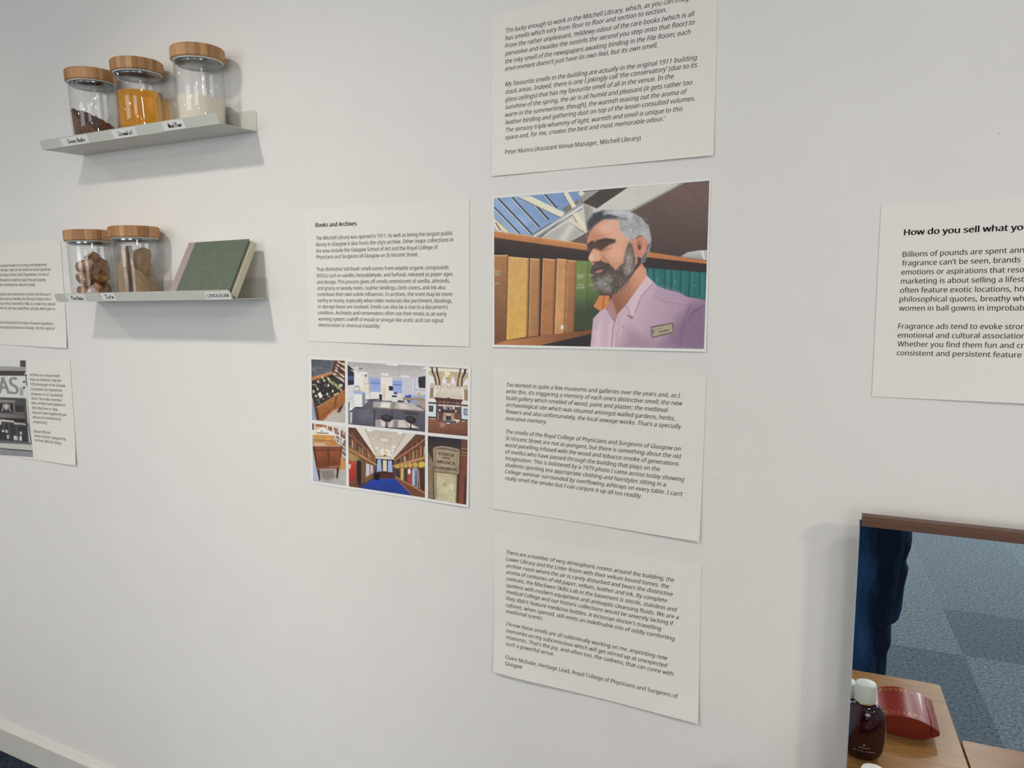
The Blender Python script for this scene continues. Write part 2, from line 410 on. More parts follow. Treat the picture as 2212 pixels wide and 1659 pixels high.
  ('*GAS', -1744.4, 1178.9, -1581.8, 1184.4),
 ],
}
SHEET = {
 'books': [(-469.7, 1659.8), (-48.8, 1658.0), (-467.1, 1367.2), (-49.9, 1365.9)],
 'top': [(1.2, 1995.7), (420.7, 1998.1), (2.6, 1696.9), (422.4, 1699.8)],
 'ive': [(1.7, 1326.7), (421.4, 1324.4), (0.7, 1036.9), (418.6, 1030.6)],
 'there': [(2.9, 985.4), (422.3, 985.4), (4.2, 689.6), (426.0, 689.0)],
 'right': [(678.5, 1602.1), (1098.4, 1605.7), (680.4, 1306.1), (1100.6, 1308.7)],
 'left': [(-1759.9, 1629.6), (-1338.3, 1624.2), (-1762.8, 1330.8), (-1337.5, 1328.0)],
 'gas': [(-1756.1, 1286.7), (-1332.9, 1292.7), (-1752.4, 987.5), (-1332.9, 994.4)],
 'photo': [(2.2, 1658.6), (419.3, 1662.2), (2.3, 1366.3), (419.6, 1369.3)],
 'coll': [(-469.3, 1331.3), (-47.4, 1325.7), (-476.0, 1036.9), (-54.2, 1032.7)],
}
PRINT = {
 'man': ([(72, 205), (2052, 43), (78, 1550), (2003, 1590)], [(6.2, 1655.2), (416.5, 1659.2), (6.7, 1371.4), (416.0, 1374.2)]),
 'chest': ([(137, 68), (940, 105), (155, 1515), (950, 1590)], [(-462.0, 1326.1), (-366.4, 1326.0), (-465.4, 1186.7), (-369.8, 1186.4)]),
 'lab': ([(58, 62), (1755, 160), (72, 1420), (1740, 1588)], [(-359.1, 1324.5), (-155.3, 1322.3), (-361.7, 1184.4), (-159.2, 1182.8)]),
 'fireplace': ([(58, 68), (912, 118), (45, 1500), (905, 1582)], [(-148.2, 1321.7), (-54.2, 1320.7), (-151.8, 1182.1), (-56.1, 1181.8)]),
 'desk': ([(103, 103), (895, 185), (125, 1485), (917, 1597)], [(-465.3, 1178.8), (-370.0, 1178.0), (-468.0, 1042.7), (-371.8, 1042.5)]),
 'hall': ([(70, 78), (1690, 245), (85, 1325), (1690, 1562)], [(-361.9, 1177.3), (-159.2, 1175.7), (-364.2, 1041.9), (-161.3, 1040.3)]),
 'spines': ([(92, 65), (955, 150), (100, 1425), (935, 1557)], [(-152.3, 1174.9), (-56.3, 1174.6), (-153.5, 1039.5), (-59.5, 1038.0)]),
 'shopfront': ([(-300, 22), (388, 60), (-300, 1452), (497, 1505)], [(-1768.2, 1285.7), (-1535.5, 1286.0), (-1811.3, 983.3), (-1535.5, 998.0)]),
}

# ------------------------------------------------------------------ paper sheets on the wall
M_PAPER = mat('off_white_paper', rgb(237, 233, 225), rough=.65, noise=.012, scale=60, spec=.3)
M_GLOSS = mat('white_photo_paper', rgb(238, 237, 234), rough=.35, noise=.005, scale=60, spec=.4)
M_INK = mat('dark_grey_printing_ink', rgb(66, 65, 65), rough=.6, spec=.2)
M_INKB = mat('black_printing_ink', rgb(24, 24, 25), rough=.6, spec=.2)
Y0 = 0.0012      # gap to the wall at the taped top edge

class Sheet:
    def __init__(self, key, lift):
        self.q = np.array(SHEET[key]) / 1000.0; self.lift = lift
    def pos(self, u, v):          # u left-right, v top-down
        q = self.q
        return (1 - v) * ((1 - u) * q[0] + u * q[1]) + v * ((1 - u) * q[2] + u * q[3])
    def uv(self, x, z):
        x, z = np.asarray(x, float), np.asarray(z, float); q = self.q
        u = np.full(x.shape, .5); v = u.copy(); e1, e2, e3 = q[1] - q[0], q[2] - q[0], q[0] - q[1] - q[2] + q[3]
        for _ in range(6):
            fx = q[0][0] + u * e1[0] + v * e2[0] + u * v * e3[0] - x; fz = q[0][1] + u * e1[1] + v * e2[1] + u * v * e3[1] - z
            a, b_, c, d = e1[0] + v * e3[0], e2[0] + u * e3[0], e1[1] + v * e3[1], e2[1] + u * e3[1]
            det = a * d - b_ * c; u = u - (d * fx - b_ * fz) / det; v = v - (a * fz - c * fx) / det
        return u, v
    def y(self, u, v):
        a = Y0
        for (cu, amp, wid, p) in self.lift: a = a + .55 * amp * np.maximum(0., v) ** p * np.exp(-((u - cu) / wid) ** 2)
        return -a
    def mesh(self, nu=28, nv=20, round_=0.0):
        mb = MB(); t = .0004
        ids = {}
        for s in (0, 1):
            for j in range(nv + 1):
                for i in range(nu + 1):
                    u, v = i / nu, j / nv
                    if round_ and False: pass
                    x, z = self.pos(u, v); ids[s, i, j] = len(mb.v); mb.v.append((x, self.y(u, v) + (t if s else 0), z))
        for j in range(nv):
            for i in range(nu):
                mb.f.append((ids[0, i, j], ids[0, i, j + 1], ids[0, i + 1, j + 1], ids[0, i + 1, j]))
                mb.f.append((ids[1, i, j], ids[1, i + 1, j], ids[1, i + 1, j + 1], ids[1, i, j + 1]))
        for j in range(nv):
            for i in (0, nu): mb.f.append((ids[0, i, j], ids[0, i, j + 1], ids[1, i, j + 1], ids[1, i, j]))
        for i in range(nu):
            for j in (0, nv): mb.f.append((ids[0, i, j], ids[0, i + 1, j], ids[1, i + 1, j], ids[1, i, j]))
        return mb

_tc = {}
try:      # the sans serif that ships with Blender; its built-in font otherwise
    import os
    FONT = bpy.data.fonts.load(os.path.join(bpy.utils.system_resource('DATAFILES'), 'fonts', 'NotoSansHebrew-Regular.woff2'))
except Exception:
    FONT = None
def text_shape(s, shear=0.0, weight=0.0):
    """vertices (unit font size) and faces of a line of lettering; heavier weights are over-printed side by side"""
    k = (s, shear, weight)
    if k in _tc: return _tc[k]
    cu = bpy.data.curves.new('line', 'FONT'); cu.body = s; cu.size = 1.0; cu.font = FONT or cu.font; cu.resolution_u = 4
    cu.shear = shear; cu.fill_mode = 'FRONT'
    o = bpy.data.objects.new('line', cu); COL.objects.link(o)
    dg = bpy.context.evaluated_depsgraph_get(); dg.update()
    ev = o.evaluated_get(dg); me = ev.to_mesh()
    v = np.array([tuple(p.co) for p in me.vertices]).reshape(-1, 3); f = [tuple(p.vertices) for p in me.polygons]
    ev.to_mesh_clear(); bpy.data.objects.remove(o); bpy.data.curves.remove(cu)
    if weight:
        n = len(v); steps = 2 if weight < .012 else 4
        offs = np.linspace(-weight, weight, steps)
        v = np.concatenate([v + np.array([d, d * .25, j]) for j, d in enumerate(offs)]); f = [tuple(i + n * j for i in q) for j in range(steps) for q in f]
    r = (v, f); _tc[k] = r
    return r

_x = text_shape('x')[0]; XH = _x[:, 1].max() - _x[:, 1].min()

def lettering(key, xh, sheet=None, yoff=-.0002, flat_y=None, bold_only=None, shear=.22, wfac=0.008):
    out = {False: MB(), True: MB()}
    for (s, x0, z0, x1, z1) in TEXT[key]:
        bold = s[0] == '*'; roman = s[0] in '*='
        if roman: s = s[1:]
        vis = s.split('|')[0]; s = s.replace('|', '')
        v, f = text_shape(s, 0.0 if roman else shear, .028 if bold else wfac)
        vv, _ = text_shape(vis, 0.0 if roman else shear, .028 if bold else wfac)
        xmin = vv[:, 0].min(); wdt = vv[:, 0].max() - xmin
        dx, dz = (x1 - x0) / 1000, (z1 - z0) / 1000; ln = math.hypot(dx, dz)
        kx = ln / wdt; ux, uz = dx / ln, dz / ln
        sz = xh / XH * (1.12 if bold and key in ('books', 'right') else 1.0)
        if key == 'spine': sz *= {'OPERA': .62, 'ET': .4}.get(s, 1.0)
        A, B = (v[:, 0] - xmin) * kx, v[:, 1] * sz
        x = x0 / 1000 + A * ux - B * uz; z = z0 / 1000 + A * uz + B * ux
        y = sheet.y(*sheet.uv(x, z)) if sheet is not None else np.full(len(x), flat_y)
        pts = list(zip(x.tolist(), (y + yoff - v[:, 2] * 2e-5).tolist(), z.tolist()))
        out[bold].add(pts, f)
    return out

def flat_mesh(name, mb, m, parent):
    me = bpy.data.meshes.new(name); me.from_pydata(mb.v, [], mb.f); me.update(); me.materials.append(m)
    o = bpy.data.objects.new(name, me); COL.objects.link(o); o.parent = parent
    return o

def text_sheet(key, label, xh, lift, cat='information sheet', group='A3 text sheets on the wall', wfac=.008):
    sh = Sheet(key, lift)
    t = obj('text_sheet', sh.mesh(), M_PAPER, smooth=True); tag(t, label, cat, group)
    L = lettering(key, xh, sh, wfac=wfac)
    if L[False].v: flat_mesh('printed_text', L[False], M_INK, t)
    if L[True].v: flat_mesh('printed_heading', L[True], M_INKB, t)
    return t, sh

text_sheet('top', 'cream sheet of italic text, topmost of middle column, cut by the picture’s top edge', .0059,
           [(0.95, .006, .35, 6), (0.05, .004, .2, 6)])
text_sheet('books', 'cream text sheet headed Books and Archives, beside the lower shelf', .0059, [(.6, .006, .3, 8)])
text_sheet('ive', 'cream sheet of italic text directly below the portrait print, beginning I’ve worked', .0059,
           [(1.0, .009, .35, 5), (0, .002, .2, 6)])
text_sheet('there', 'cream sheet of italic text, lowest of the middle column, with curled bottom edge', .0059,
           [(.12, .012, .3, 4), (1.0, .010, .3, 5), (.55, .004, .4, 5)])
text_sheet('right', 'cream text sheet headed How do you sell, cut by the right edge above the mirror', .0059,
           [(.5, .006, .3, 8), (1.0, .006, .3, 8)], wfac=.010)
text_sheet('left', 'cream text sheet partly behind the lower shelf at the left edge', .0059, [(.9, .008, .35, 8)])

# ------------------------------------------------------------------ metal picture shelves
M_SHELF = mat('pale_grey_green_powder_coat', rgb(206, 206, 198), rough=.5, noise=.01, scale=30, bump=.05, bscale=900)
SHL, SHD = .616, .107
def shelf_frame(x0, z0, roll, tilt):
    return Matrix.Translation((x0, 0, z0)) @ Matrix.Rotation(-roll, 4, 'Y') @ Matrix.Rotation(tilt, 4, 'X')
F1 = shelf_frame(-1.2163, 1.8406, 0.0, R(2.6))
F2 = shelf_frame(-1.2005, 1.4585, R(.5), R(1.6))

def corner_poly(L, z0, z1, r, y):
    pts = [(0, y, z0), (L, y, z0)]
    for c, a0 in (((L - r, z1 - r), 0), ((r, z1 - r), 90)):
        for k in range(7):
            a = R(a0 + 15 * k); pts.append((c[0] + r * math.cos(a), y, c[1] + r * math.sin(a)))
    return pts
def make_shelf(F, tilt, label):
    t = thing('picture_shelf', label, 'shelf', matrix=F, group='metal picture shelves')
    th = .0014
    p = MB().box(0, SHL, -SHD, -th, 0, th)
    obj('bottom_plate', p, M_SHELF, t, bevel=.0003)
    # back plate stays flat to the wall
    bp = obj('back_plate', MB().prism(corner_poly(SHL, 0, .0485, .007, -th), (0, th * .7, 0)), M_SHELF, t)
    bp.rotation_euler = (-tilt, 0, 0)
    lp = obj('front_lip', MB().prism(corner_poly(SHL, 0, .0225, .009, 0), (0, th, 0)), M_SHELF, t)
    lp.location = (0, -SHD - .0002, 0.0); lp.rotation_euler = (R(22), 0, 0)
    return t
shelf_up = make_shelf(F1, R(2.6), 'pale grey metal wall shelf, upper one, holding three wood-lidded jars')
shelf_low = make_shelf(F2, R(1.6), 'pale grey metal wall shelf, lower one, holding two jars and a green book')

# ------------------------------------------------------------------ jars
M_GLASS = thin_glass('clear_jar_glass')
def bamboo():
    m = bpy.data.materials.new('bamboo_lid_wood'); m.use_nodes = True
    nt = m.node_tree; b = nt.nodes['Principled BSDF']; L = nt.links.new
    tc = nt.nodes.new('ShaderNodeTexCoord'); mp = nt.nodes.new('ShaderNodeMapping'); mp.inputs['Scale'].default_value = (1, 1, .04)
    L(tc.outputs['Object'], mp.inputs[0])
    oi = nt.nodes.new('ShaderNodeObjectInfo'); ad = nt.nodes.new('ShaderNodeVectorMath'); ad.operation = 'ADD'
    L(mp.outputs[0], ad.inputs[0]); L(oi.outputs['Random'], ad.inputs[1])
    n1 = nt.nodes.new('ShaderNodeTexVoronoi'); n1.inputs['Scale'].default_value = 90; n1.feature = 'F1'
    L(ad.outputs[0], n1.inputs['Vector'])
    n2 = nt.nodes.new('ShaderNodeTexNoise'); n2.inputs['Scale'].default_value = 420; n2.inputs['Detail'].default_value = 4
    L(ad.outputs[0], n2.inputs['Vector'])
    sp = nt.nodes.new('ShaderNodeSeparateColor'); L(n1.outputs['Color'], sp.inputs[0])
    mx = nt.nodes.new('ShaderNodeMath'); mx.operation = 'MULTIPLY_ADD'; mx.inputs[1].default_value = .45
    L(sp.outputs[0], mx.inputs[0])
    ml = nt.nodes.new('ShaderNodeMath'); ml.operation = 'MULTIPLY'; ml.inputs[1].default_value = .55; L(n2.outputs['Fac'], ml.inputs[0])
    L(ml.outputs[0], mx.inputs[2])
    r = nt.nodes.new('ShaderNodeValToRGB'); r.color_ramp.elements[0].position = .2; r.color_ramp.elements[1].position = .75
    r.color_ramp.elements[0].color = rgb(142, 97, 58); r.color_ramp.elements[1].color = rgb(198, 152, 104)
    L(mx.outputs[0], r.inputs[0]); L(r.outputs[0], b.inputs['Base Color']); b.inputs['Roughness'].default_value = .55
    return m
M_BAMBOO = bamboo()
M_SEAL = mat('grey_silicone_seal', rgb(226, 226, 222), rough=.4)
M_LIDIN = mat('pale_steel_lid_disc', rgb(132, 136, 140), rough=.18, metallic=1.0)
RG, RL = .0525, .0575
HG, HJ = .146, .177
def make_jar(F, x, label, rot=0.0):
    t = thing('storage_jar', label, 'jar', matrix=F @ Matrix.Translation((x, -.0565, .0016)) @ Matrix.Rotation(rot, 4, 'Z'), group='glass jars with wooden lids')
    r0, wl = RG, .0018
    outer = [(.0, 0.0), (r0 - .008, 0.0), (r0 - .003, .0015), (r0, .006), (r0, HG - .004), (r0 - .0015, HG + .004)]
    inner = [(r0 - .0015 - wl, HG + .004), (r0 - wl, HG - .004), (r0 - wl, .008), (r0 - .006, .0045), (0.0, .004)]
    obj('glass_body', MB().lathe(outer + inner, 72, cap=False), M_GLASS, t, smooth=True, angle=50)
    lid = obj('lid', MB().lathe([(0, HG + .0035), (RL - .002, HG + .0035), (RL, HG + .006), (RL, HJ - .003), (RL - .003, HJ), (0, HJ)], 72, cap=False), M_BAMBOO, t, smooth=True, angle=30)
    obj('seal_ring', MB().lathe([(RG - .0036, HG + .001), (RG + .0004, HG + .0012), (RG + .0012, HG + .002), (RG + .0012, HG + .0034), (RG - .008, HG + .0034), (RG - .0036, HG + .001)], 72, cap=False), M_SEAL, lid, smooth=True)
    obj('inner_disc', MB().lathe([(0, HG - .006), (RG - .009, HG - .006), (RG - .0045, HG - .003), (RG - .0045, HG + .0034), (0, HG + .0034)], 72, cap=False), M_LIDIN, lid, smooth=True)
    return t
JX = {'A': (F1, -1.0762 + 1.2163), 'B': (F1, -.9082 + 1.2163), 'C': (F1, -.7067 + 1.2163), 'D': (F2, -1.1243 + 1.2005), 'E': (F2, -.9542 + 1.2005)}
make_jar(*JX['A'], 'glass jar with bamboo lid, a sloping heap of brown husks inside, upper shelf', .3)
make_jar(*JX['B'], 'glass jar with bamboo lid, filled with amber oil, middle of the upper shelf', 1.3)
make_jar(*JX['C'], 'glass jar with bamboo lid, half full of cream powder, right on upper shelf', 2.2)
make_jar(*JX['D'], 'glass jar with bamboo lid, full of amber resin lumps, lower shelf', 3.2)
make_jar(*JX['E'], 'glass jar with bamboo lid, a folded piece of brown sacking inside, lower shelf', 4.4)
RI = RG - .0024
def inside(k): return JX[k][0] @ Matrix.Translation((JX[k][1], -.0565, .0016 + .0062))

def heap(top, nr=14, na=48, r=RI):
    mb = MB(); ids = []
    for i in range(nr + 1):
        row = []
        for j in range(na):
            a = 2 * math.pi * j / na; rr = r * i / nr
            x, y = rr * math.cos(a), rr * math.sin(a)
            row.append(len(mb.v)); mb.v.append((x, y, top(x, y)))
        ids.append(row)
    for i in range(nr):
        for j in range(na):
            k = (j + 1) % na
            if i == 0: mb.f.append((ids[0][0], ids[1][j], ids[1][k]))
            else: mb.f.append((ids[i][j], ids[i + 1][j], ids[i + 1][k], ids[i][k]))
    bot = [len(mb.v) + j for j in range(na)]
    for j in range(na):
        a = 2 * math.pi * j / na; mb.v.append((r * .93 * math.cos(a), r * .93 * math.sin(a), 0))
    for j in range(na): mb.f.append((ids[nr][j], bot[j], bot[(j + 1) % na], ids[nr][(j + 1) % na]))
    mb.f.append(tuple(reversed(bot)))
    return mb

# cocoa husks: a heap sloping down to the right, with loose flakes over it
M_HUSK = mat('dark_brown_husks', rgb(66, 40, 30), rough=.8, color2=rgb(134, 88, 66), scale=170, bump=1.0, bscale=200, detail=5)
ph = [rng.uniform(0, 6.28) for _ in range(8)]
def hz(x, y):
    return max(.006, .053 - .66 * x - .10 * y + .0015 * math.sin(190 * x + ph[0]) * math.sin(170 * y + ph[1]) + .0012 * math.sin(330 * x + 290 * y + ph[2]))
hb = heap(hz, 20, 64)
for k in range(420):
    a = rng.uniform(0, 6.28); rr = RI * math.sqrt(rng.uniform(0, .95)); x, y = rr * math.cos(a), rr * math.sin(a)
    if k % 2: # against the glass
        rr = RI - .0048; x, y = rr * math.cos(a), rr * math.sin(a); z = rng.uniform(.003, max(.004, hz(x, y)))
    else: z = hz(x, y)
    s = rng.uniform(.0015, .004); d = Vector(rng.normal(size=3)).normalized(); e = d.orthogonal().normalized()
    c = Vector((x, y, z)); n = d.cross(e)
    hb.add([c - d * s, c + e * s * .55 + n * s * .3, c + d * s, c - e * s * .55 + n * s * .3], [(0, 1, 2, 3)])
tag(obj('cocoa_husks', hb, M_HUSK, matrix=inside('A')), 'dark brown cocoa husks heaped at a slope in the left upper jar', 'cocoa husks', kind='stuff')

# linseed oil
M_OIL = mat('amber_oil', rgb(247, 178, 18), rough=.0, trans=1.0, ior=1.34, spec=.5)
nt = M_OIL.node_tree; va = nt.nodes.new('ShaderNodeVolumeAbsorption'); va.inputs['Color'].default_value = (.986, .825, .03, 1); va.inputs['Density'].default_value = 50
nt.nodes['Principled BSDF'].inputs['Base Color'].default_value = (1, 1, 1, 1)
nt.links.new(va.outputs[0], nt.nodes['Material Output'].inputs['Volume'])
tag(obj('linseed_oil', MB().lathe([(0, 0), (RI - .004, 0), (RI, .004), (RI, .1005), (RI - .0006, .0998), (0, .0995)], 72, cap=False), M_OIL, matrix=inside('B'), smooth=True, angle=40),
    'clear amber oil filling most of the middle jar on the upper shelf', 'oil')

# wood flour
M_FLOUR = mat('cream_wood_flour', rgb(236, 226, 208), rough=.9, noise=.04, scale=300, bump=.3, bscale=400)
tag(obj('wood_flour', heap(lambda x, y: .0665 - .1 * x + .0012 * math.sin(120 * x + 1) * math.sin(90 * y)), M_FLOUR, matrix=inside('C'), smooth=True),
    'pale cream wood flour half filling the right jar on the upper shelf', 'wood flour', kind='stuff')

# pine resin lumps
def resin_mat():
    m = mat('amber_pine_resin', rgb(118, 62, 28), rough=.28, color2=rgb(222, 164, 104), scale=48, bump=.45, bscale=150, coat=1.0, trans=.4, ior=1.5)
    b = m.node_tree.nodes['Principled BSDF']; b.inputs['Subsurface Weight'].default_value = .3; b.inputs['Subsurface Radius'].default_value = (.01, .005, .002)
    return m
M_RESIN = resin_mat()
def lump(seed, sc):
    r = np.random.default_rng(seed); bm = bmesh.new(); bmesh.ops.create_icosphere(bm, subdivisions=3, radius=1)
    dirs = r.normal(size=(9, 3)); dirs /= np.linalg.norm(dirs, axis=1)[:, None]; cut = r.uniform(.45, .85, 9)
    ph_ = r.uniform(0, 6, 3)
    for v in bm.verts:
        p = np.array(v.co)
        for d, c in zip(dirs, cut):
            e = p @ d
            if e > c: p = p - d * (e - c)
        p *= 1.10 + .04 * math.sin(7 * p[0] + ph_[0]) * math.sin(8 * p[1] + ph_[1]) + .03 * math.sin(14 * p[2] + 5 * p[0] + ph_[2])
        v.co = p * np.array(sc)
    mb = MB(); bm.verts.index_update(); mb.v = [tuple(v.co) for v in bm.verts]; mb.f = [tuple(v.index for v in f.verts) for f in bm.faces]; bm.free()
    return mb
spots, where = [], []
for li, (z0, nm) in enumerate(((.019, 'bottom layer'), (.050, 'middle layer'), (.079, 'upper layer'))):
    for j in range(6 if li < 2 else 4):
        a = R(-90 + j * (60 if li < 2 else 90) + 28 * li); rr = .0228 if li < 2 else .020
        spots.append((rr * math.cos(a) + (.004 if li == 2 else 0), rr * math.sin(a), z0 + rng.uniform(-.003, .004), rng.uniform(.020, .0235)))
        where.append(nm + ', ' + ['first', 'second', 'third', 'fourth', 'fifth', 'sixth'][j] + ' round from the front')
spots += [(.0, .0, .030, .020), (.0, .0, .062, .020), (.016, -.010, .102, .019), (-.012, .004, .098, .016)]
where += ['core of the lower half', 'core of the upper half', 'topmost on the right', 'topmost on the left']
for k, (x, y, z, s) in enumerate(spots):
    o = obj('resin_lump', lump(100 + k, (s * rng.uniform(.8, 1), s * rng.uniform(.75, 1), s * rng.uniform(.75, 1.05))), M_RESIN, smooth=True, angle=24,
            matrix=inside('D') @ Matrix.Translation((x, y, z)) @ Matrix.Rotation(rng.uniform(0, 6), 4, 'Z'))
    tag(o, 'amber pine resin lump in the left lower jar, %s' % where[k], 'resin lump', 'pine resin lumps in the jar')

# jute: one folded square of sacking standing in the jar
def jute_mat():
    m = bpy.data.materials.new('brown_jute_weave'); m.use_nodes = True
    nt = m.node_tree; b = nt.nodes['Principled BSDF']; L = nt.links.new
    uv = nt.nodes.new('ShaderNodeUVMap'); sp = nt.nodes.new('ShaderNodeSeparateXYZ'); L(uv.outputs[0], sp.inputs[0])
    def tri(out):
        a = nt.nodes.new('ShaderNodeMath'); a.operation = 'MULTIPLY'; a.inputs[1].default_value = 44.0; L(out, a.inputs[0])
        f = nt.nodes.new('ShaderNodeMath'); f.operation = 'PINGPONG'; f.inputs[1].default_value = .5; L(a.outputs[0], f.inputs[0])
        return f
    fx, fy = tri(sp.outputs['X']), tri(sp.outputs['Y'])
    mn = nt.nodes.new('ShaderNodeMath'); mn.operation = 'MULTIPLY'; L(fx.outputs[0], mn.inputs[0]); L(fy.outputs[0], mn.inputs[1])
    r = nt.nodes.new('ShaderNodeValToRGB'); r.color_ramp.elements[0].position = .0; r.color_ramp.elements[1].position = .12
    r.color_ramp.elements[0].color = rgb(112, 82, 56); r.color_ramp.elements[1].color = rgb(206, 174, 134)
    L(mn.outputs[0], r.inputs[0]); L(r.outputs[0], b.inputs['Base Color']); b.inputs['Roughness'].default_value = .9
    bn = nt.nodes.new('ShaderNodeBump'); bn.inputs['Strength'].default_value = .6; bn.inputs['Distance'].default_value = .001
    L(mn.outputs[0], bn.inputs['Height']); L(bn.outputs[0], b.inputs['Normal'])
    return m
path = [(-.048, .006, .048), (-.046, -.014, .060), (-.034, -.034, .068), (-.014, -.046, .080), (.000, -.048, .104), (.010, -.040, .122), (.004, -.018, .126), (-.012, .000, .112), (-.032, .016, .088), (-.024, .036, .080),
        (.004, .044, .098), (.022, .030, .118), (.024, .004, .122), (.020, -.024, .112), (.030, -.038, .084), (.042, -.024, .062), (.048, -.004, .050), (.042, .022, .046)]
pp = []
for a, b_ in zip(path[:-1], path[1:]):
    for k in range(6): pp.append(tuple(a[i] + (b_[i] - a[i]) * k / 6 for i in range(3)))
pp.append(path[-1])
sm = np.array(pp)
for _ in range(3): sm[1:-1] = (sm[:-2] + 2 * sm[1:-1] + sm[2:]) / 4
me = bpy.data.meshes.new('jute_cloth'); vs, fs, uvs = [], [], []
nz = 14; dist = np.concatenate([[0], np.cumsum(np.linalg.norm(np.diff(sm[:, :2], axis=0), axis=1))])
for i, (x, y, top) in enumerate(sm):
    for k in range(nz + 1):
        f = k / nz; sh = .95 - .10 * f
        vs.append((x * sh + .0015 * math.sin(i * .9 + k), y * sh + .0015 * math.cos(i * .7 + k * .8), .001 + (top - .001) * f)); uvs.append((dist[i] * 9, vs[-1][2] * 9))
for i in range(len(sm) - 1):
    for k in range(nz):
        a = i * (nz + 1) + k; fs.append((a, a + nz + 1, a + nz + 2, a + 1))
me.from_pydata(vs, [], fs); ul = me.uv_layers.new(name='UVMap')
for lp in me.loops: ul.data[lp.index].uv = uvs[lp.vertex_index]
me.polygons.foreach_set('use_smooth', [True] * len(me.polygons)); me.materials.append(jute_mat())
jo = bpy.data.objects.new('jute_cloth', me); COL.objects.link(jo); jo.matrix_world = inside('E')
so = jo.modifiers.new('thickness', 'SOLIDIFY'); so.thickness = .0012; so.offset = 0
tag(jo, 'folded brown jute sacking standing inside the right jar of the lower shelf', 'jute cloth')

# ------------------------------------------------------------------ green book leaning on the lower shelf
M_GREEN = mat('green_linoleum_cover', rgb(94, 106, 90), rough=.7, noise=.12, scale=55, bump=.25, bscale=260)
M_MAUVE = mat('mauve_cloth_spine', rgb(164, 146, 146), rough=.8, noise=.06, scale=120)
M_PAGE = mat('cream_page_edges', rgb(205, 198, 174), rough=.8, noise=.05, scale=200, stretch=(1, 20, 1))
M_GAP = mat('dark_gap_shade', rgb(70, 66, 58), rough=.8)  # shade of the gap behind the cover, put into the colour
BW, BH = .192, .140
ang = math.atan2(.074, .128)
FB = F2 @ Matrix.Translation((-.7925 + 1.2005, -.1035, .0018 + .0245 * math.sin(ang))) @ Matrix.Rotation(-ang, 4, 'X')
bk = thing('leaning_book', 'green covered book with mauve spine strip leaning against the wall on lower shelf', 'book', matrix=FB)
obj('front_cover', MB().box(.021, BW, 0, .003, 0, BH), M_GREEN, bk, bevel=.0008)
obj('spine_strip', MB().box(-.001, .0215, -.0004, .0034, 0, BH), M_MAUVE, bk, bevel=.0008)
obj('gap_shade_filler', MB().box(.002, BW - .006, .0034, .0075, .002, BH - .002), M_GAP, bk)  # dark slab filling the gap, painted as its shade
obj('back_board', MB().box(0.0, BW + .003, .0078, .0245, 0, BH), M_PAGE, bk, bevel=.0008)

# ------------------------------------------------------------------ stick-on labels of the shelf lips
M_LABEL = mat('white_label_paper', rgb(232, 231, 226), rough=.6, noise=.01, scale=80)
M_PEN = mat('black_marker_ink', rgb(22, 22, 24), rough=.5)
G = {  # pen strokes per letter in a unit box
 'C': [[(.42, .85), (.2, .98), (.05, .6), (.08, .15), (.25, .0), (.42, .1)]], 'o': [[(.2, .5), (.05, .35), (.08, .08), (.25, .02), (.33, .25), (.2, .5)]],
 'c': [[(.3, .45), (.12, .48), (.05, .2), (.15, .02), (.33, .08)]], 'a': [[(.32, .42), (.12, .48), (.04, .18), (.14, .0), (.3, .2), (.32, .45), (.36, .0)]],
 'H': [[(.08, 1), (.05, 0)], [(.42, 1), (.4, 0)], [(.05, .5), (.42, .52)]], 'u': [[(.05, .5), (.06, .1), (.18, .0), (.3, .12), (.32, .5), (.36, 0)]],
 's': [[(.3, .48), (.1, .45), (.12, .3), (.28, .2), (.25, .03), (.05, .04)]], 'k': [[(.06, 1), (.05, 0)], [(.32, .5), (.07, .25), (.35, .0)]],
 'L': [[(.08, 1), (.05, 0), (.4, .03)]], 'i': [[(.08, .5), (.08, 0)], [(.08, .72), (.1, .78)]], 'n': [[(.05, .5), (.05, 0)], [(.05, .35), (.2, .5), (.3, .4), (.32, 0)]],
 'e': [[(.06, .25), (.3, .3), (.24, .48), (.08, .4), (.06, .1), (.2, .0), (.34, .08)]], 'd': [[(.3, .4), (.12, .48), (.04, .2), (.14, .0), (.3, .15)], [(.32, 1), (.33, 0)]],
 'O': [[(.25, 1), (.06, .7), (.08, .2), (.25, 0), (.42, .3), (.4, .8), (.25, 1)]], 'l': [[(.1, 1), (.1, 0)]],
 'W': [[(.02, 1), (.12, 0), (.24, .7), (.36, 0), (.48, 1)]], 'F': [[(.1, 1), (.08, 0)], [(.1, .98), (.42, 1)], [(.1, .52), (.34, .54)]],
 'r': [[(.06, .5), (.07, 0)], [(.07, .32), (.18, .47), (.3, .46)]], 'P': [[(.08, 1), (.06, 0)], [(.08, .98), (.32, .95), (.36, .7), (.08, .5)]],
 'R': [[(.08, 1), (.06, 0)], [(.08, .98), (.32, .95), (.34, .68), (.08, .52), (.4, 0)]], 'J': [[(.05, 1), (.45, 1)], [(.28, 1), (.28, .1), (.12, .0)]], 't': [[(.14, .85), (.13, .05), (.25, 0)], [(.02, .55), (.3, .58)]]}
def hand(s, x, z, h, wdt):
    mb = MB(); n = sum(.46 if c.isupper() or c in 'oaundk' else .38 if c != ' ' else .34 for c in s); k = wdt / n; r = random.Random(s)
    for c in s:
        if c in G:
            for st in G[c]: mb.ribbon([(x + k * px * .95 + .12 * h * pz, z + h * (pz * .95 + r.uniform(-.02, .02))) for px, pz in st], .0017)
        x += k * (.46 if c.isupper() or c in 'oaundk' else .38 if c != ' ' else .34); z += r.uniform(-.0003, .0003)
    return mb
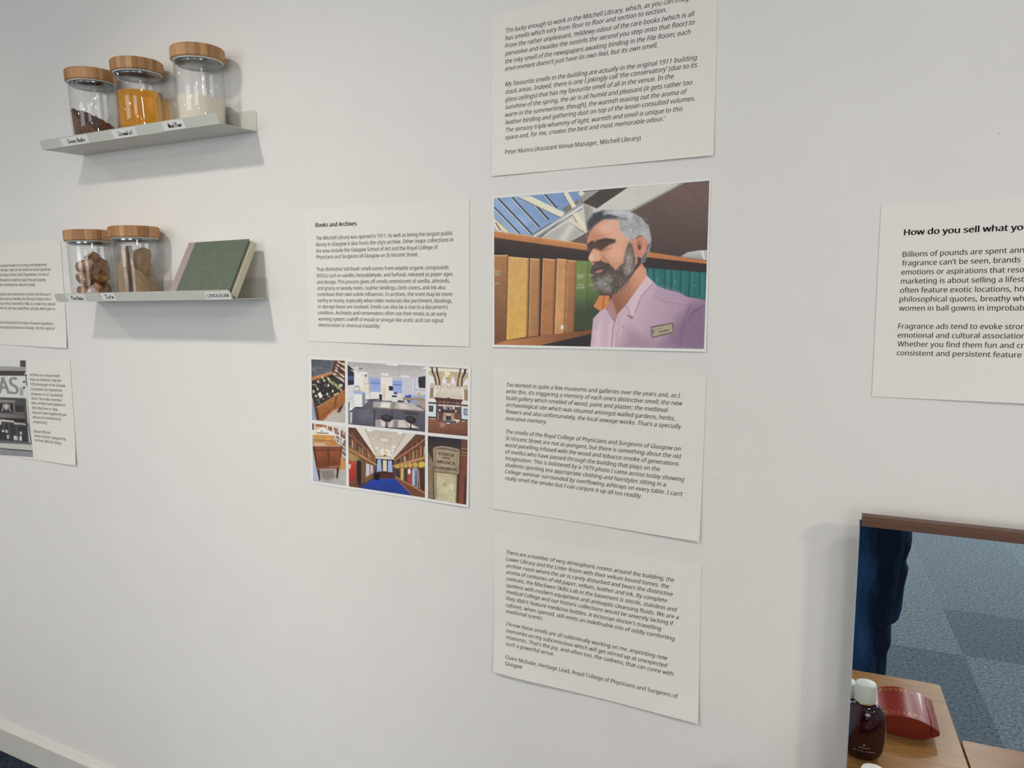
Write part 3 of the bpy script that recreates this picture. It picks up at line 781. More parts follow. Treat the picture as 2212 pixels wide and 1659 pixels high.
def lip_label(F, x0, x1, words, label, printed=False, dz=.0006, h=.0195):
    M = F @ Matrix.Translation((x0, -SHD - .0002, 0)) @ Matrix.Rotation(R(22), 4, 'X')
    W_ = x1 - x0
    t = obj('shelf_label', MB().box(0, W_, -.0009, -.0003, dz, dz + h), M_LABEL, matrix=M); tag(t, label, 'label', 'labels on the shelf lips')
    if not printed:
        mb = hand(words, W_ * .24, dz + h * .30, h * .5, W_ * .62); mb.v = [(x, -.00105, z) for x, y, z in mb.v]
    else:
        v, f = text_shape(words, 0, .014); v = v.copy(); k = W_ * .86 / (v[:, 0].max() - v[:, 0].min()); mb = MB()
        mb.add([(W_ * .07 + (p[0] - v[:, 0].min()) * k, -.00105 - p[2] * 2e-5, dz + h * .32 + p[1] * (h * .46 / .55)) for p in v], f)
    flat_mesh('lettering', mb, M_PEN if not printed else M_INKB, t)
lip_label(F1, -1.133 + 1.2163, -1.030 + 1.2163, 'Cocoa Husks', 'white handwritten label reading Cocoa Husks, left on the upper shelf lip')
lip_label(F1, -.941 + 1.2163, -.860 + 1.2163, 'Linseed oil', 'white handwritten label reading Linseed oil, middle of the upper shelf lip')
lip_label(F1, -.770 + 1.2163, -.702 + 1.2163, 'Wood Flour', 'white handwritten label reading Wood Flour, right on the upper shelf lip', dz=.0012)
lip_label(F2, -1.153 + 1.2005, -1.078 + 1.2005, 'Pine Resin', 'white handwritten label reading Pine Resin, left on the lower shelf lip')
lip_label(F2, -1.017 + 1.2005, -.966 + 1.2005, 'Jute', 'small white handwritten label reading Jute on the lower shelf lip', dz=.002)
lip_label(F2, -.662 + 1.2005, -.586 + 1.2005, 'LINOLEUM', 'white label printed LINOLEUM below the green book', True, h=.0175)

# ------------------------------------------------------------------ tables under the mirror
def veneer(name, c1, c2, rot=0.0):
    m = mat(name, c1, rough=.26, color2=c2, scale=16, stretch=(1.2, 26, 26), detail=6, contrast=(.25, .75), bump=.05, bscale=20, spec=.5)
    return m
M_OAK = veneer('oak_veneer', rgb(138, 94, 48), rgb(180, 134, 78))
M_OAK2 = veneer('oak_veneer_darker', rgb(130, 84, 42), rgb(166, 116, 64))
M_LEG = mat('dark_wood_leg', rgb(96, 62, 38), rough=.5, noise=.1, scale=30, stretch=(20, 20, 1))
TZ = .66
def round_rect(x0, x1, y0, y1, r, z):
    pts = []
    for cx, cy, a0 in ((x1 - r, y1 - r, 0), (x0 + r, y1 - r, 90), (x0 + r, y0 + r, 180), (x1 - r, y0 + r, 270)):
        for k in range(6):
            a = R(a0 + 18 * k); pts.append((cx + r * math.cos(a), cy + r * math.sin(a), z))
    return pts
def make_table(x0, x1, y0, y1, m, label):
    t = thing('side_table', label, 'table', ((x0 + x1) / 2, (y0 + y1) / 2, 0), group='oak tables below the mirror')
    hx, hy = (x1 - x0) / 2, (y1 - y0) / 2
    obj('table_top', MB().prism(round_rect(-hx, hx, -hy, hy, .008, TZ - .022), (0, 0, .022)), m, t, bevel=.0015)
    [obj('apron', MB().box(-hx + .07, hx - .07, s * (hy - .05) - .009, s * (hy - .05) + .009, TZ - .09, TZ - .022), M_LEG, t) for s in (-1, 1)]
    for sx in (-1, 1):
        for sy in (-1, 1):
            cx, cy = sx * (hx - .05), sy * (hy - .05)
            obj('leg', MB().box(cx - .02, cx + .02, cy - .02, cy + .02, 0, TZ - .022), M_LEG, t, bevel=.002)
    return t
make_table(.632, .875, -.517, -.022, M_OAK, 'deeper oak table under the mirror, carrying the perfume bottle and red case')
make_table(.877, 1.66, -.311, -.022, M_OAK2, 'shallower oak table at right, its edge stepping back beside the deeper table')

# ------------------------------------------------------------------ mirror standing on the table
MM = Matrix.Translation((.672, -.062, TZ)) @ Matrix.Rotation(R(2.0), 4, 'Z')
MW, MH = .58, .461
mir = thing('table_mirror', 'rectangular mirror with brown wooden top rail standing against the white wall', 'mirror', matrix=MM)
M_MIRROR = bpy.data.materials.new('silvered_mirror'); M_MIRROR.use_nodes = True
b = M_MIRROR.node_tree.nodes['Principled BSDF']; b.inputs['Base Color'].default_value = (.86, .89, .90, 1); b.inputs['Metallic'].default_value = 1; b.inputs['Roughness'].default_value = .0
M_EDGE = mat('polished_glass_edge', rgb(150, 172, 186), rough=.15, noise=.08, scale=60)
M_BACK = mat('grey_backing_board', rgb(120, 116, 108), rough=.8, noise=.05, scale=50)
M_RAIL = mat('brown_wood_rail', rgb(92, 62, 48), rough=.45, noise=.10, scale=30, stretch=(2, 30, 30))
obj('mirror_glass', MB().box(.0016, MW, 0, .004, 0, MH), M_MIRROR, mir)
obj('glass_edge', MB().box(0, .0016, .0, .004, 0, MH), M_EDGE, mir)
obj('backing_board', MB().box(.004, MW - .002, .0042, .012, 0, MH - .004), M_BACK, mir)
obj('top_rail', MB().prism([(.0035, -.009, MH - .0075), (.0035, .0145, MH - .0075), (.0035, .0145, MH + .007), (.0035, -.004, MH + .007), (.0035, -.009, MH + .002)], (MW - .0035, 0, 0)).prism([(.0035, -.009, MH - .0075), (.0035, -.009, MH - .0076), (.0035, .0, MH - .0076), (.0035, .0, MH - .0075)], (MW - .0035, 0, 0)), M_RAIL, mir)
obj('bottom_rail', MB().box(.0035, MW, -.009, -.0002, 0, .014), M_RAIL, mir)

# ------------------------------------------------------------------ perfume bottles
M_PERF = mat('dark_purple_red_glass', rgb(46, 4, 20), rough=.04, noise=.25, scale=12, spec=.6, coat=.5)
M_PERF.node_tree.nodes['Principled BSDF'].inputs['Coat Roughness'].default_value = .02
M_CAP = mat('white_plastic_cap', rgb(226, 231, 226), rough=.35, noise=.01, scale=20)
M_GOLD = mat('gold_collar', rgb(214, 180, 110), rough=.25, metallic=1.0)
M_WINK = mat('silver_white_print', rgb(190, 180, 186), rough=.5)
SXB, SYB = .0355, .021
def make_bottle(x, y, label, rot=0.0, text=True):
    t = thing('perfume_bottle', label, 'perfume bottle', (x, y, TZ), (0, 0, rot), group='white capped perfume bottles')
    pr = [(0, 0.0), (.50, .0), (.66, .002), (.83, .009), (.94, .020), (1, .038), (1, .060), (.97, .074), (.88, .086), (.70, .095), (.48, .0995), (.36, .1012), (.36, .103), (0, .103)]
    obj('bottle_body', MB().lathe(pr, 64, sx=SXB, sy=SYB, cap=False), M_PERF, t, smooth=True, angle=60)
    obj('collar', MB().lathe([(.0, .1015), (.0146, .1015), (.0146, .1048), (.0, .1048)], 40, cap=False), M_GOLD, t, smooth=True)
    obj('cap', MB().lathe([(0, .1048), (.0164, .1048), (.0168, .106), (.0168, .1322), (.0156, .1358), (.0128, .137), (0, .1372)], 48, cap=False), M_CAP, t, smooth=True, angle=60)
    if text:
        mb = MB()
        for s, zz, wdt, h in (('77% VOL.', .0262, .019, .0036), ('℮100 ml – 3.3 FL. OZ.', .0198, .036, .0034)):
            v, f = text_shape(s, 0, .008); x0, x1 = v[:, 0].min(), v[:, 0].max()
            pts = []
            for p in v:
                lx = -((p[0] - x0) / (x1 - x0) - .5) * wdt; lz = zz + p[1] * h / .55 * .62
                rr = np.interp(lz, [q[1] for q in pr[1:]], [q[0] for q in pr[1:]])
                pts.append((lx, SYB * rr * math.sqrt(max(.02, 1 - (lx / (SXB * rr)) ** 2)) + .0003 + p[2] * 2e-5, lz))
            mb.add(pts, f)
        mb.add([(.0016 * math.cos(k * .785), SYB * .985 + .0003, .0325 + .0016 * math.sin(k * .785)) for k in range(8)], [tuple(range(8))])
        flat_mesh('printed_text', mb, M_WINK, t)
    return t
make_bottle(.707, -.190, 'dark purple perfume bottle with white cap and silver print, in front of mirror’s left edge')
b2 = make_bottle(.681, -.233, 'white capped perfume bottle half hidden behind the printed one at the mirror edge', .3, text=False)
b2.scale = (.83, .83, .83)

# ------------------------------------------------------------------ red lens-shaped perfume case
M_RED = mat('glossy_brick_red_card', rgb(142, 40, 26), rough=.22, noise=.04, scale=20, coat=.5)
M_GLEAF = mat('gold_foil', rgb(206, 160, 88), rough=.35, metallic=.8)
CL, CH, CDY = .108, .041, .112
case = thing('perfume_case', 'glossy brick-red lens-shaped case with gold lettering lying on the oak table', 'perfume case', (.784, -.279, TZ), (0, 0, R(2)))
def lens_z(x, up):
    t_ = x / (CL / 2); a = (1 - t_ * t_)
    return CH / 2 + (1 if up else -1) * (.0035 + (CH / 2 - .0035) * max(0, a) ** .9)
def lens_poly(x0, x1, y, n=22, g=0.0):
    xs_ = [x0 + (x1 - x0) * k / n for k in range(n + 1)]
    return [(x, y, lens_z(x, True) - g) for x in xs_] + [(x, y, lens_z(x, False) + g) for x in reversed(xs_)]
obj('case_body', MB().prism(lens_poly(-CL / 2, CL * .372, 0), (0, -CDY, 0)), M_RED, case, smooth=True, angle=40, bevel=.0006)
tip = lens_poly(CL * .38, CL / 2, 0, 8)
obj('case_lid', MB().prism(tip, (0, -CDY, 0)), M_RED, case, smooth=True, angle=40, bevel=.0012)
gm = MB()
def on_top(x, y): return (x, y, lens_z(x, True) + .00025)
def gold(pts, wd=.0011):
    for (xa, ya), (xb, yb) in zip(pts[:-1], pts[1:]):
        l = math.hypot(xb - xa, yb - ya); nx, ny = -(yb - ya) / l * wd / 2, (xb - xa) / l * wd / 2
        gm.add([on_top(xa + nx, ya + ny), on_top(xb + nx, yb + ny), on_top(xb - nx, yb - ny), on_top(xa - nx, ya - ny)], [(0, 1, 2, 3)])
for y0, items in ((-.104, 'XVNSXI/'), (-.018, 'SOTIIIVI')):
    for k, c in enumerate(items):
        x = -.040 + k * .0088; h = .010
        st = {'X': [[(0, 0), (.006, h)], [(.006, 0), (0, h)]], 'V': [[(0, h), (.003, 0), (.006, h)]], 'N': [[(0, 0), (0, h), (.005, 0), (.005, h)]], 'S': [[(.006, h), (0, h * .7), (.006, h * .3), (0, 0)]],
              'I': [[(.002, 0), (.002, h)]], '/': [[(0, 0), (.006, h)]], 'T': [[(0, h), (.006, h)], [(.003, h), (.003, 0)]],
              'O': [[(.0035 + .0045 * math.cos(a), h / 2 + .006 * math.sin(a)) for a in np.linspace(0, 6.283, 15)]]}[c]
        for s in st: gold([(x + px, y0 + py) for px, py in s])
flat_mesh('gold_lettering', gm, M_GLEAF, case)

# ------------------------------------------------------------------ the photographer, whose jeans show in the mirror
M_DENIM = mat('dark_blue_denim', rgb(22, 36, 58), rough=.9, color2=rgb(64, 106, 160), scale=5.5, stretch=(2.2, 2.2, .55), contrast=(.42, .78), bump=.35, bscale=700, spec=.15)
M_SKIN = mat('skin', rgb(205, 160, 135), rough=.55, noise=.04, scale=30)
M_HAIR = mat('brown_hair', rgb(58, 42, 32), rough=.6, noise=.2, scale=80, stretch=(8, 8, 1))
M_SHOE = mat('dark_leather_shoe', rgb(36, 32, 30), rough=.5, noise=.1, scale=30)
M_KNIT = mat('grey_knit_jumper', rgb(92, 96, 104), rough=.9, noise=.1, scale=90, bump=.4, bscale=200)
PX, PY = .745, -1.60
per = thing('person', 'standing person in dark blue jeans reflected at the left of the mirror', 'person', (PX, PY, 0))
def skin_mesh(name, nodes, edges, m, parent, root, sub=2):
    me = bpy.data.meshes.new(name); me.from_pydata([n[:3] for n in nodes], edges, []); me.update(); me.materials.append(m)
    o = bpy.data.objects.new(name, me); COL.objects.link(o); o.parent = parent
    sk_ = o.modifiers.new('skin', 'SKIN'); sk_.use_smooth_shade = True
    for i, n in enumerate(nodes):
        sv = me.skin_vertices[0].data[i]; rr = n[3] if isinstance(n[3], tuple) else (n[3], n[3]); sv.radius = rr; sv.use_root = (i == root)
    s_ = o.modifiers.new('sub', 'SUBSURF'); s_.levels = sub; s_.render_levels = sub
    return o
# body (local: +y towards the wall)
N = [(0, 0, .97, (.15, .11)), (0, .0, 1.12, (.135, .095)), (0, -.01, 1.30, (.155, .105)), (0, -.02, 1.41, (.12, .085)), (0, -.01, 1.47, (.052, .055)), (0, .01, 1.53, (.058, .065)), (0, .02, 1.60, (.075, .092)), (0, .015, 1.67, (.066, .085)), (0, .01, 1.715, (.03, .04))]
E_ = [(i, i + 1) for i in range(8)]
def chain(start, pts):
    k = start
    for p in pts:
        N.append(p); E_.append((k, len(N) - 1)); k = len(N) - 1
    return k
tips = []
for s in (-1, 1):
    wr = chain(3, [(s * .17, -.015, 1.385, .052), (s * .205, .06, 1.13, .040), (s * .15 - .08, .225, 1.36, .025), (s * .125 - .08, .262, 1.405, (.032, .018))])
    for k in range(4):
        chain(wr, [(s * .108 - .08, .288 - k * .002, 1.432 - .018 * k, .0085), (s * .088 - .08, .305, 1.438 - .018 * k, .0078), (s * .072 - .08, .302, 1.440 - .018 * k, .0068)])
    chain(wr, [(s * .118 - .08, .262, 1.438, .0095), (s * .098 - .08, .266, 1.452, .008)])
    chain(0, [(s * .09, 0, .86, .07), (s * .085, .01, .50, .05), (s * .085, .01, .10, .035), (s * .09, .04, .05, .025)])
body = skin_mesh('body', N, E_, M_SKIN, per, 0)
# facial features and hair
obj('hair', MB().lathe([(0, .135), (.045, .125), (.075, .09), (.088, .04), (.086, -.01), (.07, -.05), (.05, -.07)], 32, cx=0, cy=-.012, sy=1.14, cap=False), M_HAIR, per, smooth=True).location = (0, .005, 1.62)
nose = MB().rings([[(-.010, .10, 1.575), (.010, .10, 1.575), (.004, .085, 1.615), (-.004, .085, 1.615)], [(-.007, .128, 1.578), (.007, .128, 1.578), (.003, .10, 1.612), (-.003, .10, 1.612)]])
obj('nose', nose, M_SKIN, per, smooth=True, subsurf=2)
M_EYE = mat('eye_white', rgb(230, 228, 222), rough=.2); M_LIP = mat('lips', rgb(170, 100, 92), rough=.5)
for s in (-1, 1):
    bm = MB().lathe([(0, -.012), (.009, -.008), (.012, 0), (.009, .008), (0, .012)], 16, cap=False); e = obj('eye', bm, M_EYE, per, smooth=True); e.location = (s * .031, .093, 1.612)
    er = MB().lathe([(0, -.03), (.010, -.02), (.014, .005), (.011, .026), (0, .032)], 16, sx=.45, cap=False); e = obj('ear', er, M_SKIN, per, smooth=True); e.location = (s * .078, .01, 1.60)
obj('mouth', MB().lathe([(0, -.006), (.018, -.002), (.02, .001), (0, .007)], 20, sy=.5, cap=False), M_LIP, per, smooth=True).location = (0, .098, 1.552)
# jumper with sleeves
NJ = [(0, 0, 1.0, (.165, .125)), (0, 0, 1.12, (.155, .115)), (0, -.01, 1.30, (.172, .122)), (0, -.02, 1.41, (.135, .10)), (0, -.012, 1.455, (.075, .07))]
EJ = [(0, 1), (1, 2), (2, 3), (3, 4)]
for s in (-1, 1):
    k = 3
    for p in [(s * .17, -.015, 1.385, .066), (s * .205, .06, 1.13, .054), (s * .15 - .07, .205, 1.335, .038)]:
        NJ.append(p); EJ.append((k, len(NJ) - 1)); k = len(NJ) - 1
skin_mesh('jumper', NJ, EJ, M_KNIT, per, 0)
# jeans: baggy right leg with a fold overhanging below the knee, left leg, hips
def leg_rings(prof, ph_, n=64):
    rs = []
    for (z, xl, xr, cy, ry) in prof:
        ring = []; cx, rx = (xl + xr) / 2, (xr - xl) / 2
        for i in range(n):
            a = 2 * math.pi * i / n
            k = .022 * math.sin(3 * a + z * 15 + ph_) * math.sin(z * 21 + 2 * a + ph_) + .016 * math.sin(5 * a - z * 31 + ph_)
            front = max(0.0, math.sin(a)) ** .5
            crease = .020 * math.exp(-((a - 1.02 - .25 * math.sin(z * 5)) / .13) ** 2) - .016 * math.exp(-((a - .72) / .20) ** 2) + .010 * math.exp(-((a - 1.9 - z) / .25) ** 2)
            ring.append((cx + rx * math.cos(a) * (1 + k * (1 - abs(math.cos(a)) ** 6)), cy + (ry * (1 + k) + crease * front) * math.sin(a), z))
        rs.append(ring)
    return rs
def interp(prof, m_=5):
    out = []
    for a, b_ in zip(prof[:-1], prof[1:]):
        for k in range(m_): out.append(tuple(a[i] + (b_[i] - a[i]) * k / m_ for i in range(5)))
    return out + [prof[-1]]
rp = [(.035, .028, .144, .025, .092), (.10, .025, .146, .028, .090), (.165, .018, .150, .03, .088), (.25, .012, .150, .034, .086), (.285, .010, .160, .036, .088), (.33, .006, .158, .036, .088), (.372, .000, .155, .036, .088)]
up = [(.366, .000, .170, .030, .094), (.378, -.002, .180, .028, .098), (.41, -.004, .187, .026, .10), (.49, -.008, .192, .022, .102), (.535, -.008, .199, .020, .104), (.552, -.008, .201, .018, .105), (.568, -.008, .194, .018, .105), (.580, -.006, .192, .018, .106), (.598, -.004, .197, .016, .107), (.625, -.002, .205, .014, .108), (.655, .0, .2075, .012, .11), (.69, .0, .205, .010, .112), (.80, .0, .20, .004, .12), (.90, -.01, .195, 0, .125)]
lp_ = [(z, -xr - .012, -xl - .02, cy - .04, ry) for z, xl, xr, cy, ry in rp + [(.50, -.0, .17, .03, .094), (.70, .0, .19, .01, .108), (.90, -.01, .19, .0, .12)]]
jb = MB().rings(leg_rings(interp(rp), 1.0)).rings(leg_rings(interp(up, 4), .4)).rings(leg_rings(interp(lp_), 2.2))
jb.rings(leg_rings(interp([(.84, -.19, .19, 0, .128), (.92, -.185, .185, 0, .132), (1.03, -.17, .17, 0, .128)]), .7))
obj('jeans', jb, M_DENIM, per, smooth=True, angle=80)
for s in (-1, 1):
    sh = MB().rings([[(-.04, -.09, 0), (.04, -.09, 0), (.052, .06, 0), (.04, .15, 0), (-.03, .15, 0), (-.045, .06, 0)], [(-.04, -.09, .03), (.04, -.09, .03), (.052, .06, .03), (.04, .15, .026), (-.03, .15, .026), (-.045, .06, .03)], [(-.03, -.08, .09), (.03, -.08, .09), (.036, .03, .075), (.028, .12, .045), (-.022, .12, .045), (-.034, .03, .075)]])
    o = obj('shoe', sh, M_SHOE, per, smooth=True, subsurf=2); o.location = (.086 if s > 0 else -.10, .02 if s > 0 else -.02, 0)
# the phone the picture is taken with
M_PHONE = mat('black_phone_shell', rgb(24, 24, 26), rough=.3)
ph_m = cam.matrix_basis.copy()
ph_m = Matrix.LocRotScale(cam.location, cam.rotation_euler.to_quaternion(), None)
tag(obj('smartphone', MB().box(-.135, .025, -.055, .022, .004, .013), M_PHONE, matrix=ph_m, bevel=.003), 'dark smartphone held up in both hands by the standing person', 'phone')

# ------------------------------------------------------------------ printed photographs
def homog(src, dst):
    A = []
    for (x, y), (u, v) in zip(src, dst):
        A.append([x, y, 1, 0, 0, 0, -u * x, -u * y]); A.append([0, 0, 0, x, y, 1, -v * x, -v * y])
    h = np.linalg.solve(np.array(A, float), np.array(dst, float).reshape(-1)); return np.append(h, 1).reshape(3, 3)

class Pic:
    """a print drawn with flat and graded shapes on a fine grid; coordinates are the print's own"""
    def __init__(self, key, nu, nv, soft):
        self.key, self.nu, self.nv, self.soft = key, nu, nv, soft
        src, dst = PRINT[key]; self.wall = np.array(dst) / 1000
        H = homog([(0, 0), (1, 0), (0, 1), (1, 1)], src)
        # along the wall the print is evenly spaced, its own coordinates are foreshortened
        u, v = np.meshgrid(np.linspace(0, 1, nu + 1), np.linspace(0, 1, nv + 1)); self.u, self.v = u.ravel(), v.ravel()
        Hw = homog([(0, 0), (1, 0), (0, 1), (1, 1)], dst)
        W_ = self.map(Hw, self.u, self.v); G_ = homog(dst, src)
        self.X, self.Y = self.map(G_, W_[0], W_[1]); self.WX, self.WZ = W_[0] / 1000, W_[1] / 1000
        self.c = np.full((len(self.u), 3), .5)
        r = np.random.default_rng(sum(map(ord, key)))
        self.n1 = self.noise(r, nu // 3, nv // 3); self.n2 = self.noise(r, nu // 12, nv // 12); self.n0 = r.normal(size=len(self.u)) * .5
    @staticmethod
    def map(H, x, y):
        w_ = H[2, 0] * x + H[2, 1] * y + H[2, 2]
        return (H[0, 0] * x + H[0, 1] * y + H[0, 2]) / w_, (H[1, 0] * x + H[1, 1] * y + H[1, 2]) / w_
    def noise(self, r, a, b_):
        g = r.normal(size=(b_ + 2, a + 2)); x = self.u * a; y = self.v * b_
        i = np.clip(x.astype(int), 0, a); j = np.clip(y.astype(int), 0, b_); fx, fy = x - i, y - j
        fx = fx * fx * (3 - 2 * fx); fy = fy * fy * (3 - 2 * fy)
        return (g[j, i] * (1 - fx) + g[j, i + 1] * fx) * (1 - fy) + (g[j + 1, i] * (1 - fx) + g[j + 1, i + 1] * fx) * fy
    def put(self, idx, m, col, c2=None, g=None, a=1.0, n=0.0):
        col = np.array(col, float) / 255
        if c2 is not None:
            (x0, y0), (x1, y1) = g; d = (x1 - x0) ** 2 + (y1 - y0) ** 2
            t = np.clip(((self.X[idx] - x0) * (x1 - x0) + (self.Y[idx] - y0) * (y1 - y0)) / d, 0, 1)[:, None]
            col = col * (1 - t) + np.array(c2, float) / 255 * t
        else: col = np.broadcast_to(col, (len(idx), 3))
        if n: col = col * (1 + .65 * n * (self.n1[idx] * .55 + self.n2[idx] * .5 + self.n0[idx] * .35))[:, None]
        m = (m * a)[:, None]; self.c[idx] = self.c[idx] * (1 - m) + np.clip(col, 0, 1) * m
    def poly(self, pts, col, soft=None, **k):
        s = soft or self.soft; P = np.array(pts, float)
        b_ = (self.X > P[:, 0].min() - s) & (self.X < P[:, 0].max() + s) & (self.Y > P[:, 1].min() - s) & (self.Y < P[:, 1].max() + s)
        idx = np.nonzero(b_)[0]
        if not len(idx): return
        x, y = self.X[idx], self.Y[idx]; d2 = np.full(len(idx), 1e18); ins = np.zeros(len(idx), bool)
        for (x0, y0), (x1, y1) in zip(P, np.roll(P, -1, 0)):
            ex, ey = x1 - x0, y1 - y0; l = ex * ex + ey * ey or 1e-9
            t = np.clip(((x - x0) * ex + (y - y0) * ey) / l, 0, 1)
            d2 = np.minimum(d2, (x - x0 - t * ex) ** 2 + (y - y0 - t * ey) ** 2)
            if y0 != y1:
                cr = ((y0 > y) != (y1 > y)) & (x < (x1 - x0) * (y - y0) / (y1 - y0) + x0); ins ^= cr
        sd = np.sqrt(d2) * np.where(ins, 1, -1)
        self.put(idx, np.clip(.5 + sd / s, 0, 1), col, **k)
    def line(self, pts, w_, col, soft=None, **k):
        for (x0, y0), (x1, y1) in zip(pts[:-1], pts[1:]):
            l = math.hypot(x1 - x0, y1 - y0) or 1; nx, ny = -(y1 - y0) / l * w_ / 2, (x1 - x0) / l * w_ / 2
            self.poly([(x0 + nx, y0 + ny), (x1 + nx, y1 + ny), (x1 - nx, y1 - ny), (x0 - nx, y0 - ny)], col, soft, **k)
    def ell(self, cx, cy, rx, ry, col, rot=0, soft=None, **k):
        a = np.linspace(0, 2 * math.pi, 25)[:-1]; c_, s_ = math.cos(R(rot)), math.sin(R(rot))
        self.poly([(cx + rx * math.cos(t) * c_ - ry * math.sin(t) * s_, cy + rx * math.cos(t) * s_ + ry * math.sin(t) * c_) for t in a], col, soft, **k)
    def strip(self, q0, q1, p0, p1, cols, seed=0, gap=.12, dark=(40, 30, 25), n=.1):
        """a row of upright spines between a top edge q0-q1 and a bottom edge p0-p1"""
        r = random.Random(seed); q0, q1, p0, p1 = map(np.array, (q0, q1, p0, p1)); t = 0.0
        wd = [r.uniform(.6, 1.4) for _ in cols]; tot = sum(wd)
        for c, w_ in zip(cols, wd):
            a, b_ = t / tot, (t + w_ * (1 - gap)) / tot; t += w_; h = r.uniform(0, .22)
            A, B, C_, D = q0 + (q1 - q0) * a, q0 + (q1 - q0) * b_, p0 + (p1 - p0) * b_, p0 + (p1 - p0) * a
            A = A + (D - A) * h; B = B + (C_ - B) * h
            self.poly([tuple(A), tuple(B), tuple(C_), tuple(D)], c, n=n)
    def build(self, name, parent, yfun, label=None, lift=.0002):
        me = bpy.data.meshes.new(name); nv_, nu_ = self.nv, self.nu
        co = np.empty((len(self.u), 3)); co[:, 0] = self.WX; co[:, 2] = self.WZ
        co[:, 1] = yfun(self.WX, self.WZ) - lift
        me.vertices.add(len(co)); me.vertices.foreach_set('co', co.ravel())
        i, j = np.meshgrid(np.arange(nu_), np.arange(nv_)); a = (j * (nu_ + 1) + i).ravel()
        q = np.stack([a, a + nu_ + 1, a + nu_ + 2, a + 1], 1).ravel()
        me.loops.add(len(q)); me.loops.foreach_set('vertex_index', q)
        me.polygons.add(nu_ * nv_); me.polygons.foreach_set('loop_start', np.arange(0, len(q), 4)); me.polygons.foreach_set('loop_total', np.full(nu_ * nv_, 4))
        me.update(); me.validate()
        ca = me.color_attributes.new('print', 'FLOAT_COLOR', 'POINT')
        c = np.clip(self.c, 0, 1) * 255; d = np.ones((len(c), 4)); c = c * .88 + .12 * (c @ np.array([.3, .59, .11]))[:, None]; d[:, :3] = np.clip(lin(c) * PRINT_GAIN, 0, .9); ca.data.foreach_set('color', d.ravel())
        me.materials.append(M_PRINT)
        o = bpy.data.objects.new(name, me); COL.objects.link(o); o.parent = parent
        if label: o['label'] = label
        return o
PRINT_GAIN = np.array([1.27, 1.30, 1.36])
M_PRINT = bpy.data.materials.new('printed_photo_ink'); M_PRINT.use_nodes = True
_b = M_PRINT.node_tree.nodes['Principled BSDF']; _a = M_PRINT.node_tree.nodes.new('ShaderNodeVertexColor'); _a.layer_name = 'print'
M_PRINT.node_tree.links.new(_a.outputs[0], _b.inputs['Base Color']); _b.inputs['Roughness'].default_value = .42; _b.inputs['Specular IOR Level'].default_value = .35

# ---- portrait print
shp = Sheet('photo', [(.05, .003, .3, 6), (.95, .003, .3, 6)])
man = obj('portrait_print', shp.mesh(), M_GLOSS, smooth=True)
tag(man, 'colour photo print of a bearded man in a pink shirt beside shelved books', 'photo print')
p = Pic('man', 400, 300, 5)
p.poly([(0, 0), (2130, 0), (2130, 1660), (0, 1660)], (110, 84, 75), c2=(72, 54, 49), g=((1800, 150), (1650, 760)), n=.03)
p.line([(1830, 90), (2050, 330)], 6, (92, 70, 64), soft=8)
p.poly([(880, 255), (1300, 105), (1790, 62), (1330, 325), (1100, 330), (930, 520), (770, 610), (500, 570)], (202, 196, 183), n=.02)
p.poly([(1295, 312), (1745, 70), (1840, 62), (1350, 330)], (160, 150, 138), n=.02); p.line([(1310, 312), (1760, 72)], 9, (225, 220, 208)); p.line([(1345, 328), (1835, 64)], 8, (95, 78, 70))
p.poly([(884, 245), (1050, 130), (1300, 108), (1020, 298)], (66, 55, 47), n=.18)
p.poly([(866, 150), (1046, 130), (882, 248)], (152, 146, 140)); p.line([(884, 246), (1020, 298)], 9, (120, 112, 104))
p.poly([(895, 262), (950, 280), (945, 480), (925, 515)], (150, 142, 132), soft=14); p.poly([(950, 285), (985, 300), (960, 470), (945, 480)], (120, 112, 104), soft=12, a=.5)
p.poly([(40, 150), (872, 140), (872, 262), (500, 560), (40, 520)], (116, 146, 188), c2=(140, 166, 202), g=((500, 200), (120, 480)), n=.05)
p.ell(260, 260, 60, 40, (150, 172, 210), soft=60, a=.6); p.ell(330, 410, 60, 60, (150, 176, 214), soft=70, a=.6)
for a, b_, w_ in (((108, 205), (420, 532), 13), ((238, 195), (492, 472), 13), ((72, 285), (312, 532), 11), ((455, 270), (575, 402), 15), ((540, 170), (650, 295), 14)):
    p.line([a, b_], w_, (44, 44, 50)); p.line([(a[0] - 12, a[1] + 3), (b_[0] - 12, b_[1] + 3)], 8, (196, 190, 176))
p.poly([(700, 300), (850, 215), (865, 260), (735, 345)], (120, 112, 100))
p.poly([(402, 552), (690, 375), (870, 235), (888, 262), (480, 568)], (150, 149, 146), soft=8); p.line([(440, 555), (872, 282)], 12, (216, 216, 214)); p.line([(480, 566), (885, 300)], 7, (92, 90, 88)); p.line([(415, 545), (600, 430)], 8, (100, 98, 96))
p.poly([(295, 190), (405, 184), (722, 338), (700, 378), (660, 372)], (228, 214, 182), n=.03); p.line([(300, 200), (690, 385)], 7, (120, 108, 88))
p.line([(728, 152), (810, 290)], 44, (226, 212, 180)); p.line([(706, 160), (790, 300)], 6, (110, 100, 84)); p.line([(820, 340), (915, 510)], 48, (226, 212, 180)); p.line([(800, 370), (890, 520)], 6, (120, 110, 92)); p.line([(862, 145), (890, 175)], 44, (226, 212, 180))
p.line([(765, 400), (925, 515)], 30, (218, 204, 174)); p.line([(758, 425), (905, 522)], 6, (80, 68, 56))
p.poly([(762, 425), (895, 520), (770, 608), (500, 570)], (176, 170, 162), n=.03); p.line([(790, 450), (700, 590)], 46, (214, 208, 196), soft=60)
p.line([(60, 392), (200, 520)], 38, (222, 206, 172)); p.line([(66, 440), (140, 520)], 26, (222, 206, 172)); p.line([(90, 430), (130, 500)], 8, (60, 54, 48)); p.line([(76, 384), (210, 512)], 5, (110, 98, 80))
